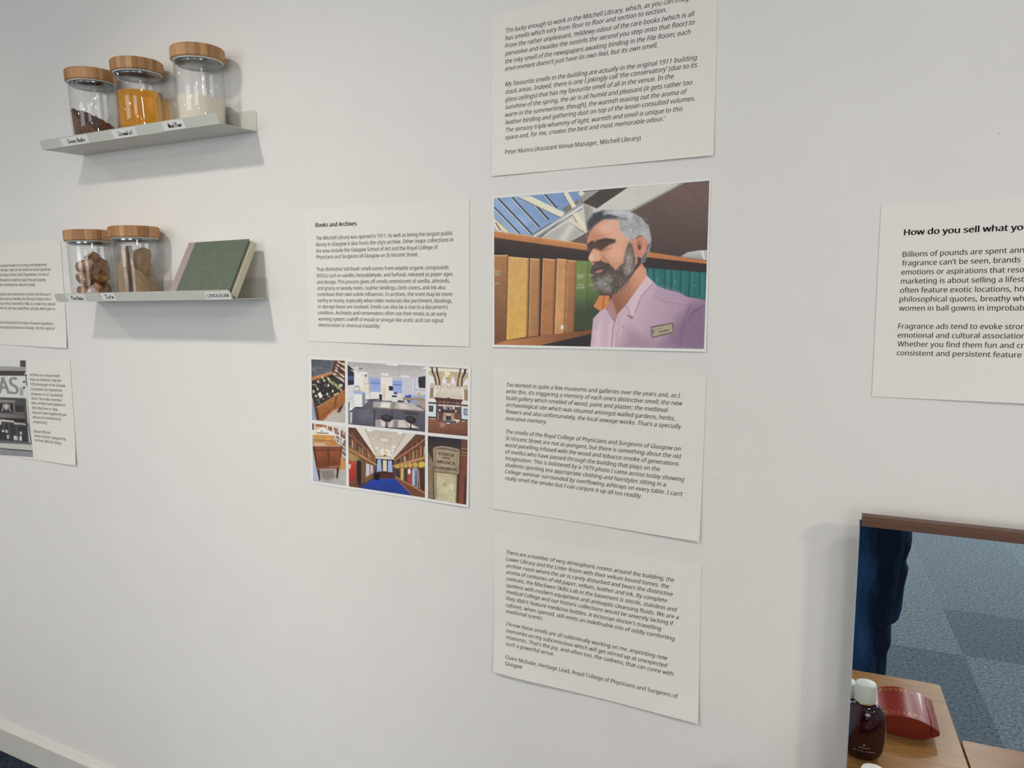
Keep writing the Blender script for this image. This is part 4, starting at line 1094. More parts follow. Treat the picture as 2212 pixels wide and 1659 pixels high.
p.poly([(770, 608), (935, 515), (940, 650)], (100, 84, 72), soft=14)
p.poly([(40, 500), (935, 632), (935, 690), (40, 566)], (196, 128, 72), c2=(172, 98, 48), g=((300, 520), (280, 640)), n=.06); p.line([(72, 506), (935, 634)], 8, (222, 162, 104))
p.poly([(40, 562), (935, 686), (965, 790), (40, 735)], (62, 42, 34), c2=(40, 27, 22), g=((400, 600), (390, 760)), n=.08)
p.poly([(40, 700), (980, 780), (980, 1450), (40, 1560)], (36, 25, 20))
bk_ = [([(40, 726), (204, 724), (186, 1530), (40, 1545)], (168, 112, 62), (118, 72, 38)), ([(205, 740), (396, 756), (380, 1478), (188, 1510)], (208, 156, 84), (214, 160, 66)),
       ([(404, 754), (498, 762), (486, 1468), (388, 1480)], (180, 124, 74), (170, 110, 58)), ([(520, 755), (641, 766), (620, 1455), (500, 1470)], (190, 122, 68), (170, 102, 50)),
       ([(650, 757), (748, 766), (722, 1450), (628, 1455)], (200, 138, 86), (206, 140, 72)), ([(746, 770), (831, 776), (808, 1432), (724, 1446)], (176, 114, 66), (150, 92, 46))]
for pts, c, c2 in bk_:
    p.poly(pts, c, c2=c2, g=((300, 760), (300, 1480)), n=.07); (x0, y0), (x1, y1), (x2, y2), (x3, y3) = pts
    p.line([(x1 - 6, y1), (x2 - 6, y2)], 12, (110, 70, 36), soft=16, a=.7); p.line([(x0 + 8, y0 + 8), (x1 - 8, y1 + 8)], 9, (232, 190, 134), soft=9, a=.7); p.line([(x0 + 8, y0 + 40), (x3 + 8, y3 - 30)], 10, (226, 176, 108), soft=16, a=.35)
p.poly([(831, 776), (936, 781), (914, 1410), (808, 1420)], (112, 132, 62), c2=(52, 64, 36), g=((860, 1000), (850, 1260)), n=.05)
p.poly([(936, 781), (968, 784), (1042, 1092), (1042, 1245), (985, 1410), (914, 1412)], (104, 126, 58), c2=(52, 64, 36), g=((960, 1000), (960, 1220)), n=.05); p.line([(936, 782), (914, 1410)], 5, (60, 76, 34))
p.poly([(985, 1200), (1045, 1098), (1135, 1100), (1128, 1190), (1060, 1250)], (214, 124, 54)); p.line([(1085, 1100), (1070, 1240)], 8, (150, 72, 30))
p.poly([(40, 1555), (190, 1512), (985, 1408), (985, 1450), (480, 1562), (40, 1580)], (184, 112, 60), c2=(120, 64, 30), g=((200, 1510), (900, 1440)), n=.06)
p.poly([(470, 1565), (985, 1448), (985, 1600), (470, 1600)], (30, 21, 19))
p.ell(700, 1390, 13, 22, (220, 214, 220), soft=6)
p.poly([(1440, 690), (2040, 782), (2040, 812), (1440, 745)], (190, 112, 58), n=.04); p.poly([(1430, 742), (2040, 810), (2040, 900), (1430, 850)], (46, 31, 28), n=.08)
p.poly([(1430, 842), (2040, 890), (2040, 1150), (1760, 1080), (1430, 1000)], (28, 104, 102), n=.06)
for x in (1482, 1545, 1645, 1705, 1790, 1870, 1965): p.line([(x, 845 + (x - 1440) * .08), (x - 6, 1110)], 9, (14, 62, 64), soft=9); p.line([(x + 26, 850 + (x - 1440) * .08), (x + 20, 1110)], 16, (48, 136, 132), soft=20, a=.5)
for x, y in ((1568, 950), (1572, 970), (1728, 968), (1732, 985), (1915, 1010)): p.line([(x, y), (x + 12, y)], 5, (150, 190, 180))
p.poly([(1786, 742), (1850, 702), (1960, 684), (2040, 682), (2040, 778)], (192, 190, 184), c2=(150, 148, 140), g=((1960, 690), (1960, 775)), soft=8); p.line([(1985, 690), (2010, 770)], 18, (225, 225, 222), soft=16)
# head and neck
p.poly([(1160, 1060), (1300, 960), (1430, 800), (1470, 860), (1490, 960), (1400, 1070), (1290, 1190), (1205, 1280), (1150, 1180)], (214, 146, 110), c2=(150, 88, 58), g=((1420, 950), (1190, 1150)), soft=14, n=.03)
p.poly([(932, 640), (930, 590), (950, 520), (985, 470), (1070, 398), (1235, 402), (1300, 470), (1385, 560), (1390, 800), (1330, 880), (1000, 880), (970, 800), (942, 772), (940, 752), (962, 705), (980, 668), (940, 690)], (206, 140, 106), n=.03, soft=7)
p.ell(1150, 470, 130, 70, (228, 172, 146), rot=-15, soft=110); p.ell(1230, 540, 90, 110, (224, 162, 130), soft=110); p.ell(1200, 700, 80, 80, (226, 160, 128), soft=90); p.ell(1000, 560, 60, 50, (196, 124, 90), soft=70, a=.7)
p.line([(985, 560), (1120, 540)], 7, (176, 108, 80), soft=16, a=.6); p.line([(1000, 590), (1100, 570)], 7, (170, 100, 74), soft=14, a=.6)
p.poly([(930, 690), (932, 630), (965, 600), (1000, 605), (1040, 590), (1110, 575), (1190, 590), (1185, 612), (1120, 640), (1060, 690), (1005, 668), (960, 690)], (84, 52, 40), soft=26); p.line([(1010, 612), (1090, 588), (1180, 596)], 22, (58, 42, 36), soft=18); p.line([(1040, 640), (1120, 630)], 9, (46, 30, 26), soft=10); p.line([(935, 640), (985, 604)], 18, (60, 42, 36), soft=14)
p.line([(1080, 690), (1150, 660)], 10, (178, 112, 86), soft=18)
p.poly([(985, 668), (1030, 690), (1064, 755), (1050, 792), (990, 796), (946, 776), (942, 754), (964, 706)], (222, 156, 124), soft=10); p.ell(972, 745, 20, 24, (240, 186, 158), soft=24); p.poly([(972, 792), (1045, 780), (1060, 760), (1064, 790), (1010, 808)], (120, 68, 50), soft=12); p.line([(1064, 740), (1130, 800)], 12, (176, 108, 82), soft=24)
p.poly([(958, 890), (965, 838), (1000, 800), (1062, 785), (1130, 806), (1190, 868), (1262, 800), (1282, 690), (1312, 612), (1345, 640), (1372, 760), (1362, 880), (1290, 990), (1190, 1085), (1095, 1092), (1015, 1055), (985, 990)], (78, 64, 56), soft=16, n=.22)
p.poly([(1285, 690), (1330, 640), (1360, 770), (1350, 860), (1290, 940), (1260, 850)], (150, 138, 126), soft=44, n=.25, a=.8)
p.ell(1070, 1000, 75, 60, (148, 138, 130), soft=70, n=.28, a=.75); p.ell(1120, 960, 40, 70, (165, 158, 150), soft=50, n=.28, a=.45); p.ell(1230, 980, 60, 60, (96, 78, 64), soft=60, n=.2, a=.6)
r_ = np.random.default_rng(3)
for k in range(70):
    x, y = r_.uniform(1010, 1330), r_.uniform(800, 1070)
    if y < 870 and x < 1180: continue
    p.line([(x, y), (x + r_.uniform(-14, 8), y + r_.uniform(18, 36))], 4, (185, 178, 168) if k % 2 else (50, 40, 36), soft=5, a=.5)
p.poly([(1000, 880), (1032, 862), (1085, 850), (1066, 884), (1010, 894)], (186, 108, 88), soft=10); p.line([(985, 868), (1085, 846)], 12, (44, 32, 28), soft=10)
p.poly([(932, 520), (930, 430), (985, 345), (1100, 312), (1300, 314), (1425, 380), (1500, 470), (1522, 590), (1502, 690), (1455, 790), (1425, 800), (1440, 640), (1470, 590), (1420, 548), (1360, 570), (1322, 604), (1285, 560), (1228, 490), (1222, 402), (1080, 393), (1005, 440), (968, 492)], (166, 164, 162), soft=10, n=.14)
p.poly([(930, 505), (928, 430), (985, 345), (1080, 316), (1130, 345), (1210, 378), (1180, 392), (1080, 396), (1005, 440), (962, 495)], (56, 58, 64), soft=26, n=.2); p.line([(1080, 345), (1240, 330), (1340, 360)], 22, (206, 208, 210), soft=34, a=.8); p.line([(1200, 385), (1300, 400)], 16, (96, 98, 102), soft=24, a=.7)
p.poly([(1440, 660), (1510, 620), (1460, 790), (1424, 806)], (96, 96, 98), soft=26, n=.15)
for k in range(80):
    x, y = r_.uniform(1120, 1500), r_.uniform(335, 590)
    if x < 1250 and y > 400: continue
    p.line([(x, y), (x + 30, y + r_.uniform(8, 24))], 5, (205, 204, 202) if k % 2 else (110, 110, 112), soft=7, a=.4)
p.poly([(1366, 620), (1400, 562), (1450, 556), (1484, 610), (1474, 690), (1432, 752), (1384, 744), (1366, 690)], (208, 126, 102), soft=9); p.poly([(1392, 608), (1432, 586), (1446, 640), (1420, 690), (1396, 660)], (150, 76, 58), soft=20); p.ell(1432, 640, 26, 60, (226, 150, 124), soft=26, a=.6); p.ell(1410, 655, 14, 22, (96, 48, 38), soft=16)
p.line([(1335, 620), (1305, 720)], 22, (110, 92, 82), soft=26, a=.8)
# shirt
p.poly([(955, 1600), (985, 1310), (1050, 1240), (1110, 1212), (1200, 1280), (1290, 1180), (1478, 918), (1532, 965), (1570, 1010), (1640, 1040), (1770, 1072), (1850, 1110), (2040, 1145), (2040, 1620)], (200, 166, 178), c2=(150, 118, 142), g=((1350, 1200), (1950, 1500)), soft=7, n=.03)
p.poly([(1620, 1560), (1760, 1330), (1900, 1190), (2040, 1150), (2040, 1620)], (122, 94, 122), soft=120, a=.75, n=.04); p.poly([(1240, 1600), (1300, 1400), (1500, 1490), (1600, 1600)], (150, 116, 134), soft=120, a=.6)
p.poly([(1560, 1010), (1780, 1074), (1800, 1200), (1700, 1170), (1560, 1100)], (176, 142, 164), soft=60, a=.7); p.line([(1880, 1180), (1800, 1400), (1790, 1560)], 14, (112, 84, 112), soft=30, a=.7); p.line([(2000, 1190), (1900, 1250), (1860, 1340)], 12, (106, 80, 106), soft=24, a=.8)
p.line([(1540, 1100), (1650, 1160), (1880, 1190)], 5, (150, 116, 132), soft=7); p.poly([(985, 1600), (1010, 1420), (1060, 1330), (1050, 1600)], (222, 194, 196), soft=60, a=.8); p.poly([(1120, 1600), (1130, 1380), (1170, 1330), (1165, 1600)], (224, 196, 200), soft=40, a=.6)
p.poly([(1285, 1190), (1478, 920), (1534, 985), (1430, 1100), (1345, 1310), (1310, 1270)], (212, 180, 188), soft=7, n=.02); p.line([(1290, 1192), (1345, 1308), (1430, 1100), (1532, 990)], 6, (140, 104, 118), soft=8); p.line([(1345, 1310), (1300, 1280)], 12, (120, 86, 100), soft=14)
p.poly([(1106, 1214), (1150, 1120), (1180, 1200), (1202, 1276), (1180, 1345), (1140, 1250)], (176, 122, 122), soft=10); p.line([(1106, 1216), (1180, 1340)], 7, (136, 92, 98)); p.line([(1200, 1280), (1165, 1400), (1150, 1590)], 8, (146, 108, 122), soft=8); p.line([(1225, 1290), (1190, 1590)], 4, (168, 134, 146))
p.ell(1348, 1262, 15, 17, (222, 206, 204), soft=6); p.ell(1348, 1262, 6, 7, (150, 120, 122), soft=4); p.ell(1217, 1400, 17, 20, (212, 190, 178), soft=6); p.ell(1219, 1400, 7, 8, (140, 104, 104), soft=4); p.line([(1240, 1392), (1268, 1388)], 6, (150, 110, 120))
p.poly([(1512, 1392), (1524, 1382), (1706, 1350), (1720, 1358), (1728, 1432), (1718, 1442), (1534, 1490), (1520, 1482)], (96, 80, 66)); p.poly([(1518, 1396), (1706, 1360), (1720, 1430), (1530, 1480)], (168, 150, 122), n=.04)
p.line([(1542, 1412), (1528, 1414), (1530, 1426), (1542, 1430), (1542, 1442), (1526, 1446)], 8, (40, 92, 132)); p.line([(1560, 1412), (1610, 1402)], 4, (130, 114, 94))
def fast_y(sh): return lambda x, z: sh.y(*sh.uv(x, z))
p.build('portrait_photo', man, fast_y(shp))
M_PALE = mat('pale_spine_lettering', rgb(206, 204, 180), rough=.6)
rl = lettering('radio', .0030, shp, yoff=-.0005); flat_mesh('spine_lettering', rl[True], M_PALE, man)
bl = lettering('badge', .0020, shp, yoff=-.0005); flat_mesh('badge_lettering', bl[True], M_INK, man)

# ---- sheet with six printed photographs
cs = Sheet('coll', [(1.0, .004, .25, 6)])
coll = obj('photo_sheet', cs.mesh(), M_GLOSS, smooth=True)
tag(coll, 'white glossy sheet with a grid of six printed interior photographs', 'photo print')
cy = fast_y(cs)
W_ = [(158, 106, 62), (122, 76, 44), (180, 140, 96), (96, 60, 40), (60, 44, 40), (140, 46, 40), (196, 176, 140), (70, 80, 90), (110, 84, 52)]
def books(n, seed, pal=W_):
    r = random.Random(seed); return [r.choice(pal) for _ in range(n)]
# open medicine chest
p = Pic('chest', 100, 150, 12)
p.poly([(100, 40), (980, 60), (980, 1620), (100, 1620)], (176, 166, 152), n=.10)
p.poly([(100, 1000), (270, 1240), (330, 1560), (100, 1560)], (150, 150, 168), n=.05)
p.poly([(120, 50), (700, 90), (640, 360), (120, 510)], (74, 76, 82), c2=(96, 98, 104), g=((200, 100), (560, 380)), n=.14); p.ell(350, 280, 22, 22, (128, 128, 128), soft=16); p.ell(200, 300, 90, 60, (110, 110, 112), soft=90, a=.6, n=.2)
p.poly([(690, 90), (790, 100), (700, 330), (660, 420), (632, 360)], (96, 52, 36), n=.1); p.poly([(790, 100), (960, 100), (960, 640), (670, 415)], (70, 52, 44))
for k, (a, b_) in enumerate((((770, 120), (945, 220)), ((745, 195), (945, 345)), ((705, 330), (930, 500)), ((680, 400), (920, 590)))): p.line([a, b_], 30, (222, 214, 204)); p.line([(a[0] + 30, a[1] + 42), (b_[0], b_[1] - 55)], 30, ((206, 172, 120), (168, 102, 66), (158, 98, 62), (120, 84, 60))[k])
for k in range(4): p.line([(715 + 2 * k, 250 + 24 * k), (770 + k, 278 + 24 * k)], 10, (210, 206, 200))
p.poly([(120, 510), (650, 370), (690, 400), (640, 430), (120, 600)], (186, 104, 54), n=.08); p.line([(130, 600), (640, 440)], 26, (120, 58, 36)); p.line([(140, 520), (640, 385)], 10, (222, 146, 90))
p.poly([(120, 600), (640, 430), (950, 650), (950, 800), (270, 1200), (120, 900)], (56, 48, 42), n=.3)
rr = random.Random(4)
for k in range(90):
    t, q_ = rr.random(), rr.random(); x = 560 + 330 * t - 60 * (1 - q_); y = 480 + 260 * t + 120 * q_
    p.ell(x, y, rr.uniform(9, 22), rr.uniform(10, 22), rr.choice([(176, 168, 120), (206, 198, 152), (132, 124, 84), (96, 92, 64)]), soft=12)
for x, y, s_ in ((210, 700, 60), (350, 640, 60), (480, 640, 56), (340, 740, 62), (430, 820, 62), (540, 760, 60), (280, 860, 58), (460, 930, 60), (590, 880, 58), (700, 830, 50), (230, 960, 44), (330, 1060, 40)):
    p.ell(x, y, s_, s_, (36, 34, 32), soft=20); p.ell(x - 6, y - 8, s_ * .55, s_ * .5, (70, 66, 60), soft=18, n=.3)
for x, y in ((300, 600), (445, 575), (405, 505), (290, 780), (545, 690), (650, 830), (820, 690), (865, 690), (520, 900), (250, 945)): p.ell(x, y, 24, 34, (206, 194, 168), soft=14)
p.line([(150, 690), (210, 660), (262, 700), (250, 750)], 16, (196, 190, 176)); p.poly([(290, 900), (350, 840), (415, 950), (345, 1010)], (226, 222, 204)); p.poly([(165, 810), (215, 800), (220, 860), (170, 880)], (190, 184, 166))
for x, y in ((300, 1040), (330, 1110), (420, 1020), (470, 690), (560, 960)): p.line([(x - 30, y + 20), (x, y - 24), (x + 34, y + 24)], 9, (180, 176, 172))
p.poly([(262, 1240), (950, 800), (950, 1090), (390, 1560), (300, 1560)], (164, 100, 50), c2=(140, 82, 40), g=((500, 1050), (600, 1400)), n=.13); p.poly([(160, 960), (280, 1220), (330, 1560), (270, 1560)], (92, 54, 40), n=.1)
p.line([(740, 960), (690, 1230)], 40, (118, 66, 34)); p.line([(270, 1220), (950, 800)], 24, (176, 112, 62)); p.line([(670, 930), (790, 865)], 30, (206, 186, 150)); p.line([(400, 1530), (940, 1090)], 34, (176, 104, 60)); p.line([(520, 1430), (700, 1280)], 12, (246, 206, 170), soft=20); p.line([(300, 1250), (330, 1560)], 18, (120, 66, 40))
p.poly([(790, 1230), (930, 1110), (830, 1330), (770, 1345)], (82, 50, 34)); p.line([(745, 1300), (790, 1350)], 16, (100, 70, 50))
p.build('printed_photo', coll, cy, 'small print of an open wooden medicine chest full of bottles')
# skills laboratory
p = Pic('lab', 180, 150, 10)
p.poly([(0, 0), (1810, 0), (1810, 1660), (0, 1660)], (204, 196, 190))
p.poly([(40, 50), (1780, 160), (1780, 400), (1240, 430), (520, 380), (240, 240), (40, 80)], (170, 162, 158), c2=(196, 188, 184), g=((900, 120), (900, 420)), n=.03)
for a, b_ in (((600, 90), (640, 330)), ((280, 170), (1760, 260)), ((1200, 140), (1180, 400)), ((240, 120), (1780, 210)), ((420, 300), (1500, 380))): p.line([a, b_], 6, (150, 142, 138), soft=9, a=.7)
p.ell(300, 205, 100, 28, (210, 204, 196), rot=5); p.ell(340, 210, 50, 16, (96, 90, 86), rot=5); p.poly([(890, 100), (1170, 118), (1140, 160), (890, 130)], (246, 242, 236)); p.poly([(1670, 210), (1770, 180), (1770, 225)], (246, 242, 236))
for q_ in ([(325, 280), (470, 290), (495, 330), (350, 325)], [(795, 320), (945, 330), (935, 368), (790, 352)], [(1220, 362), (1400, 372), (1380, 402), (1208, 390)]): p.poly(q_, (252, 250, 244), soft=16)
p.poly([(40, 100), (200, 250), (210, 560), (40, 580)], (44, 40, 56)); p.poly([(60, 360), (190, 380), (190, 470), (60, 460)], (70, 84, 130), soft=30); p.poly([(110, 245), (200, 260), (195, 290)], (236, 232, 226))
p.poly([(200, 250), (390, 360), (390, 720), (200, 720)], (222, 214, 206)); p.poly([(390, 370), (500, 380), (500, 740), (390, 740)], (214, 206, 194)); p.poly([(40, 580), (220, 560), (220, 1060), (40, 1060)], (206, 200, 198)); p.line([(60, 900), (210, 830)], 10, (170, 164, 160)); p.line([(60, 720), (210, 700)], 8, (180, 174, 170))
p.poly([(495, 375), (780, 385), (780, 740), (540, 720)], (168, 170, 186)); p.poly([(780, 395), (1040, 415), (1040, 900), (800, 890)], (222, 212, 200)); p.poly([(1030, 410), (1270, 430), (1260, 770), (1030, 700)], (178, 180, 196)); p.poly([(1260, 430), (1780, 400), (1780, 800), (1260, 800)], (200, 198, 204), n=.02)
for x in (1300, 1345, 1390, 1440, 1520): p.line([(x, 430), (x, 780)], 16, (170, 168, 178), soft=22)
for x0, x1, y0, y1 in ((555, 765, 435, 700), (1040, 1240, 470, 740)):
    p.poly([(x0, y0), (x1, y0 + 12), (x1 + 8, y1 + 8), (x0 + 10, y1)], (128, 154, 212), c2=(150, 166, 206), g=((x0, y0), (x0, y1)), n=.03); p.line([(x0, y0 + 90), (x1, y0 + 104)], 16, (74, 92, 130))
    for k in range(1, 5): p.line([(x0 + (x1 - x0) * k / 5, y0), (x0 + 8 + (x1 - x0) * k / 5, y1)], 5, (112, 136, 188), a=.8)
    p.line([(x0, y0 + 180), (x1, y0 + 190)], 5, (116, 140, 190), a=.8)
p.poly([(400, 540), (525, 545), (525, 745), (400, 735)], (222, 206, 176)); p.line([(402, 540), (525, 545)], 6, (150, 140, 124)); p.ell(455, 370, 18, 22, (60, 56, 56)); p.line([(530, 450), (530, 740)], 8, (150, 148, 156))
p.poly([(570, 735), (790, 745), (790, 880), (570, 870)], (222, 212, 204)); p.line([(560, 730), (790, 740)], 14, (236, 230, 222)); p.poly([(745, 770), (810, 780), (805, 920), (750, 915)], (44, 42, 46))
p.poly([(820, 560), (850, 540), (880, 560), (890, 700), (880, 880), (830, 890), (810, 780)], (226, 202, 178), soft=26, n=.06); p.line([(850, 640), (860, 860)], 26, (204, 164, 140), soft=30, a=.7)
p.poly([(955, 590), (1045, 600), (1045, 690), (955, 685)], (38, 34, 36)); p.line([(1000, 690), (1000, 760)], 12, (70, 66, 66)); p.poly([(945, 765), (1210, 785), (1200, 800), (945, 790)], (236, 232, 226)); p.poly([(960, 710), (1040, 700), (1050, 765), (960, 765)], (206, 200, 190), n=.1); p.poly([(1060, 720), (1140, 730), (1140, 775), (1060, 770)], (70, 74, 90), n=.3)
p.poly([(985, 795), (1150, 805), (1150, 960), (985, 950)], (214, 208, 200)); p.poly([(1025, 795), (1130, 800), (1130, 835), (1025, 830)], (30, 28, 32))
for k in range(5): p.ell(840 + 40 * k, 925, 14, 16, (34, 32, 34), soft=8)
p.poly([(1150, 900), (1290, 915), (1290, 945), (1150, 940)], (40, 38, 42))
p.poly([(40, 1180), (220, 1050), (560, 880), (1000, 930), (1780, 1000), (1780, 1660), (40, 1660)], (96, 92, 104), c2=(78, 74, 82), g=((700, 900), (700, 1550)), n=.07); p.ell(500, 1250, 180, 120, (118, 114, 128), soft=200, a=.5); p.line([(440, 895), (740, 880)], 20, (54, 50, 54))
p.poly([(185, 690), (290, 680), (440, 730), (420, 770), (190, 760)], (146, 168, 206)); p.poly([(195, 770), (375, 770), (380, 1050), (220, 1045)], (226, 220, 208)); p.poly([(375, 770), (440, 745), (445, 980), (385, 1050)], (128, 130, 140)); p.line([(220, 1060), (400, 1060)], 24, (48, 44, 48)); p.line([(205, 650), (250, 590), (310, 630)], 10, (60, 60, 64)); p.line([(240, 590), (330, 595)], 8, (70, 70, 72)); p.poly([(300, 640), (340, 645), (335, 725), (300, 725)], (214, 166, 84)); p.poly([(440, 780), (530, 760), (530, 880), (445, 890)], (216, 210, 202)); p.poly([(450, 930), (490, 920), (450, 980)], (220, 220, 220))
p.poly([(1440, 790), (1780, 780), (1780, 860), (1640, 850), (1440, 830)], (150, 166, 204)); p.poly([(1440, 840), (1700, 850), (1780, 900), (1780, 930), (1290, 900), (1250, 845)], (156, 128, 112)); p.poly([(1440, 900), (1620, 910), (1620, 1010), (1440, 990)], (146, 152, 166)); p.poly([(1620, 910), (1780, 930), (1780, 1140), (1620, 1020)], (166, 140, 122)); p.poly([(1300, 800), (1440, 780), (1435, 845), (1300, 840)], (40, 82, 160)); p.poly([(1340, 900), (1430, 905), (1425, 960), (1370, 950)], (44, 84, 160)); p.poly([(1575, 735), (1645, 735), (1645, 820), (1580, 820)], (206, 166, 92)); p.line([(1270, 850), (1290, 960)], 14, (110, 90, 80)); p.poly([(1600, 400), (1780, 370), (1780, 640), (1610, 630), (1595, 500)], (48, 42, 42), soft=18, n=.25); p.line([(1490, 665), (1760, 690)], 12, (150, 146, 152))
p.poly([(620, 935), (800, 935), (1470, 975), (1720, 1110), (1700, 1150), (605, 1060)], (164, 154, 148), c2=(186, 176, 168), g=((620, 1000), (1600, 1000)), soft=8); p.poly([(800, 940), (1000, 950), (960, 1075), (760, 1060)], (226, 216, 200), soft=50); p.poly([(1000, 950), (1100, 955), (1090, 1080), (1000, 1075)], (140, 130, 124), soft=50); p.poly([(1160, 965), (1300, 970), (1420, 1100), (1200, 1095)], (206, 196, 182), soft=60); p.line([(605, 1062), (900, 1085), (1700, 1140)], 26, (120, 100, 92), soft=12)
p.poly([(625, 1090), (660, 1090), (660, 1480), (630, 1480)], (64, 60, 66)); p.poly([(1620, 1150), (1655, 1150), (1620, 1580), (1590, 1580)], (86, 82, 88)); p.line([(1025, 1120), (1025, 1310)], 20, (50, 48, 52)); p.ell(1030, 1285, 26, 26, (40, 38, 42)); p.poly([(1250, 1130), (1600, 1160), (1600, 1230), (1330, 1210)], (66, 60, 66), soft=30)
p.poly([(660, 1320), (1310, 1330), (1620, 1510), (1560, 1520), (660, 1480)], (158, 148, 152)); p.poly([(780, 1330), (880, 1330), (870, 1490), (790, 1490)], (216, 196, 180), soft=40); p.poly([(1000, 1340), (1290, 1340), (1370, 1500), (940, 1490)], (206, 190, 178), soft=50); p.poly([(1060, 1340), (1160, 1340), (1150, 1500), (1040, 1495)], (130, 118, 120), soft=50); p.line([(660, 1490), (1600, 1520)], 18, (64, 54, 54)); p.poly([(1330, 1380), (1600, 1500), (1430, 1500)], (226, 206, 186), soft=30)
for x, y, rt in ((905, 1290, 12), (1432, 1320, 14)): p.line([(x, y + 60), (x, y + 200)], 26, (54, 46, 46)); p.ell(x, y, 122, 80, (40, 36, 38), rot=rt); p.ell(x - 10, y - 20, 90, 48, (66, 60, 62), rot=rt, soft=40, a=.8); p.ell(x, y + 190, 26, 18, (40, 34, 34))
p.poly([(60, 950), (105, 935), (110, 1420), (60, 1420)], (120, 124, 132)); p.poly([(100, 1060), (200, 1050), (130, 1120), (100, 1120)], (226, 220, 212)); p.poly([(110, 1120), (170, 1100), (160, 1240), (150, 1400), (120, 1400)], (196, 190, 186), n=.1); p.line([(110, 1150), (170, 1130)], 30, (40, 38, 42))
p.build('printed_photo', coll, cy, 'print of a skills laboratory with a steel table and two black stools')
# fireplace room
p = Pic('fireplace', 100, 150, 11)
p.poly([(0, 0), (1010, 0), (1010, 1660), (0, 1660)], (216, 204, 188))
p.poly([(40, 60), (930, 110), (930, 210), (40, 170)], (222, 210, 194)); p.poly([(60, 170), (930, 200), (930, 420), (800, 560), (180, 540), (60, 260)], (190, 164, 134), n=.05); p.line([(40, 75), (930, 125)], 16, (110, 92, 76)); p.line([(80, 165), (900, 205)], 10, (176, 158, 136))
p.poly([(50, 230), (150, 290), (200, 440), (200, 760), (50, 780)], (226, 222, 218)); p.poly([(930, 300), (850, 360), (800, 480), (800, 800), (930, 820)], (222, 218, 212)); p.ell(140, 490, 54, 70, (196, 176, 150)); p.ell(862, 530, 52, 66, (196, 176, 150)); p.poly([(95, 525), (172, 530), (160, 760), (80, 755)], (150, 124, 94)); p.poly([(825, 575), (915, 575), (910, 810), (835, 805)], (150, 124, 94)); p.poly([(60, 760), (190, 770), (215, 840), (50, 830)], (226, 218, 206)); p.poly([(800, 810), (930, 830), (930, 890), (790, 880)], (220, 212, 200))
for cx in (400, 592): p.poly([(cx - 8, 250), (cx + 50, 400), (cx + 62, 540), (cx + 30, 460), (cx, 430), (cx - 36, 460), (cx - 56, 540), (cx - 46, 380)], (226, 222, 218)); p.ell(cx + 4, 500, 46, 66, (206, 190, 168))
p.poly([(470, 440), (500, 540), (530, 440)], (230, 226, 222)); p.poly([(340, 530), (640, 545), (740, 560), (810, 790), (490, 740), (180, 740), (260, 560)], (214, 204, 184), c2=(200, 186, 162), g=((500, 520), (500, 760)), n=.03); p.line([(330, 540), (250, 740)], 8, (186, 174, 154), soft=12); p.line([(690, 560), (740, 760)], 8, (186, 174, 154), soft=12)
for pts in ([(110, 80), (150, 90), (160, 190), (210, 300), (238, 480), (212, 478), (190, 320), (130, 190)], [(218, 85), (250, 90), (262, 200), (300, 340), (315, 482), (290, 480), (270, 330), (225, 190)], [(735, 115), (768, 120), (745, 230), (710, 350), (700, 510), (676, 505), (690, 340), (720, 210)], [(835, 125), (880, 130), (862, 220), (800, 330), (788, 512), (764, 510), (772, 320), (820, 210)]): p.poly(pts, (58, 34, 26))
for x, y in ((225, 505), (300, 510), (690, 535), (772, 540)): p.poly([(x - 22, y - 30), (x + 22, y - 28), (x + 8, y + 30), (x - 8, y + 30)], (236, 232, 228))
p.line([(455, 110), (462, 180)], 8, (220, 196, 130)); p.ell(472, 235, 56, 60, (222, 200, 128), soft=30, n=.35); p.ell(450, 270, 26, 30, (240, 226, 176), soft=16); p.ell(505, 215, 20, 24, (246, 234, 192), soft=14); p.ell(480, 330, 44, 24, (176, 150, 88), soft=18, n=.3); p.ell(430, 210, 18, 30, (244, 232, 190), soft=14)
p.poly([(40, 870), (225, 880), (215, 1160), (40, 1150)], (198, 212, 214)); p.poly([(770, 920), (930, 935), (930, 1220), (770, 1210)], (198, 210, 212)); p.line([(40, 855), (225, 862)], 34, (64, 46, 42)); p.line([(770, 905), (930, 920)], 34, (70, 52, 46)); p.poly([(65, 915), (160, 920), (155, 1050), (65, 1045)], (66, 48, 42)); p.ell(108, 970, 22, 34, (122, 92, 74), soft=16); p.poly([(820, 980), (905, 985), (905, 1130), (822, 1120)], (110, 92, 82)); p.poly([(835, 1000), (905, 1003), (905, 1110), (838, 1105)], (140, 146, 176), n=.15); p.line([(40, 1165), (220, 1180)], 36, (62, 50, 48)); p.line([(770, 1225), (930, 1240)], 36, (62, 50, 48))
p.poly([(40, 1190), (300, 1230), (760, 1270), (930, 1250), (930, 1620), (40, 1540)], (142, 86, 60), c2=(104, 62, 46), g=((400, 1250), (400, 1560)), n=.10)
for k in range(15): x = 60 + 60 * k; p.line([(330 + 22 * k, 1290), (x - 40, 1600)], 7, ((104, 58, 40), (176, 122, 92))[k % 2], soft=12, a=.6)
p.poly([(300, 1300), (420, 1290), (400, 1380), (330, 1380)], (190, 160, 148), soft=60, a=.6)
p.poly([(170, 735), (440, 755), (490, 740), (540, 762), (812, 790), (770, 850), (225, 810)], (80, 44, 40), n=.1); p.poly([(225, 800), (770, 850), (765, 920), (225, 890)], (96, 60, 54), n=.2)
for x in (300, 390, 490, 590, 680): p.ell(x, 850 + (x - 490) * .08, 34, 22, (136, 106, 98), soft=22, n=.3, a=.8)
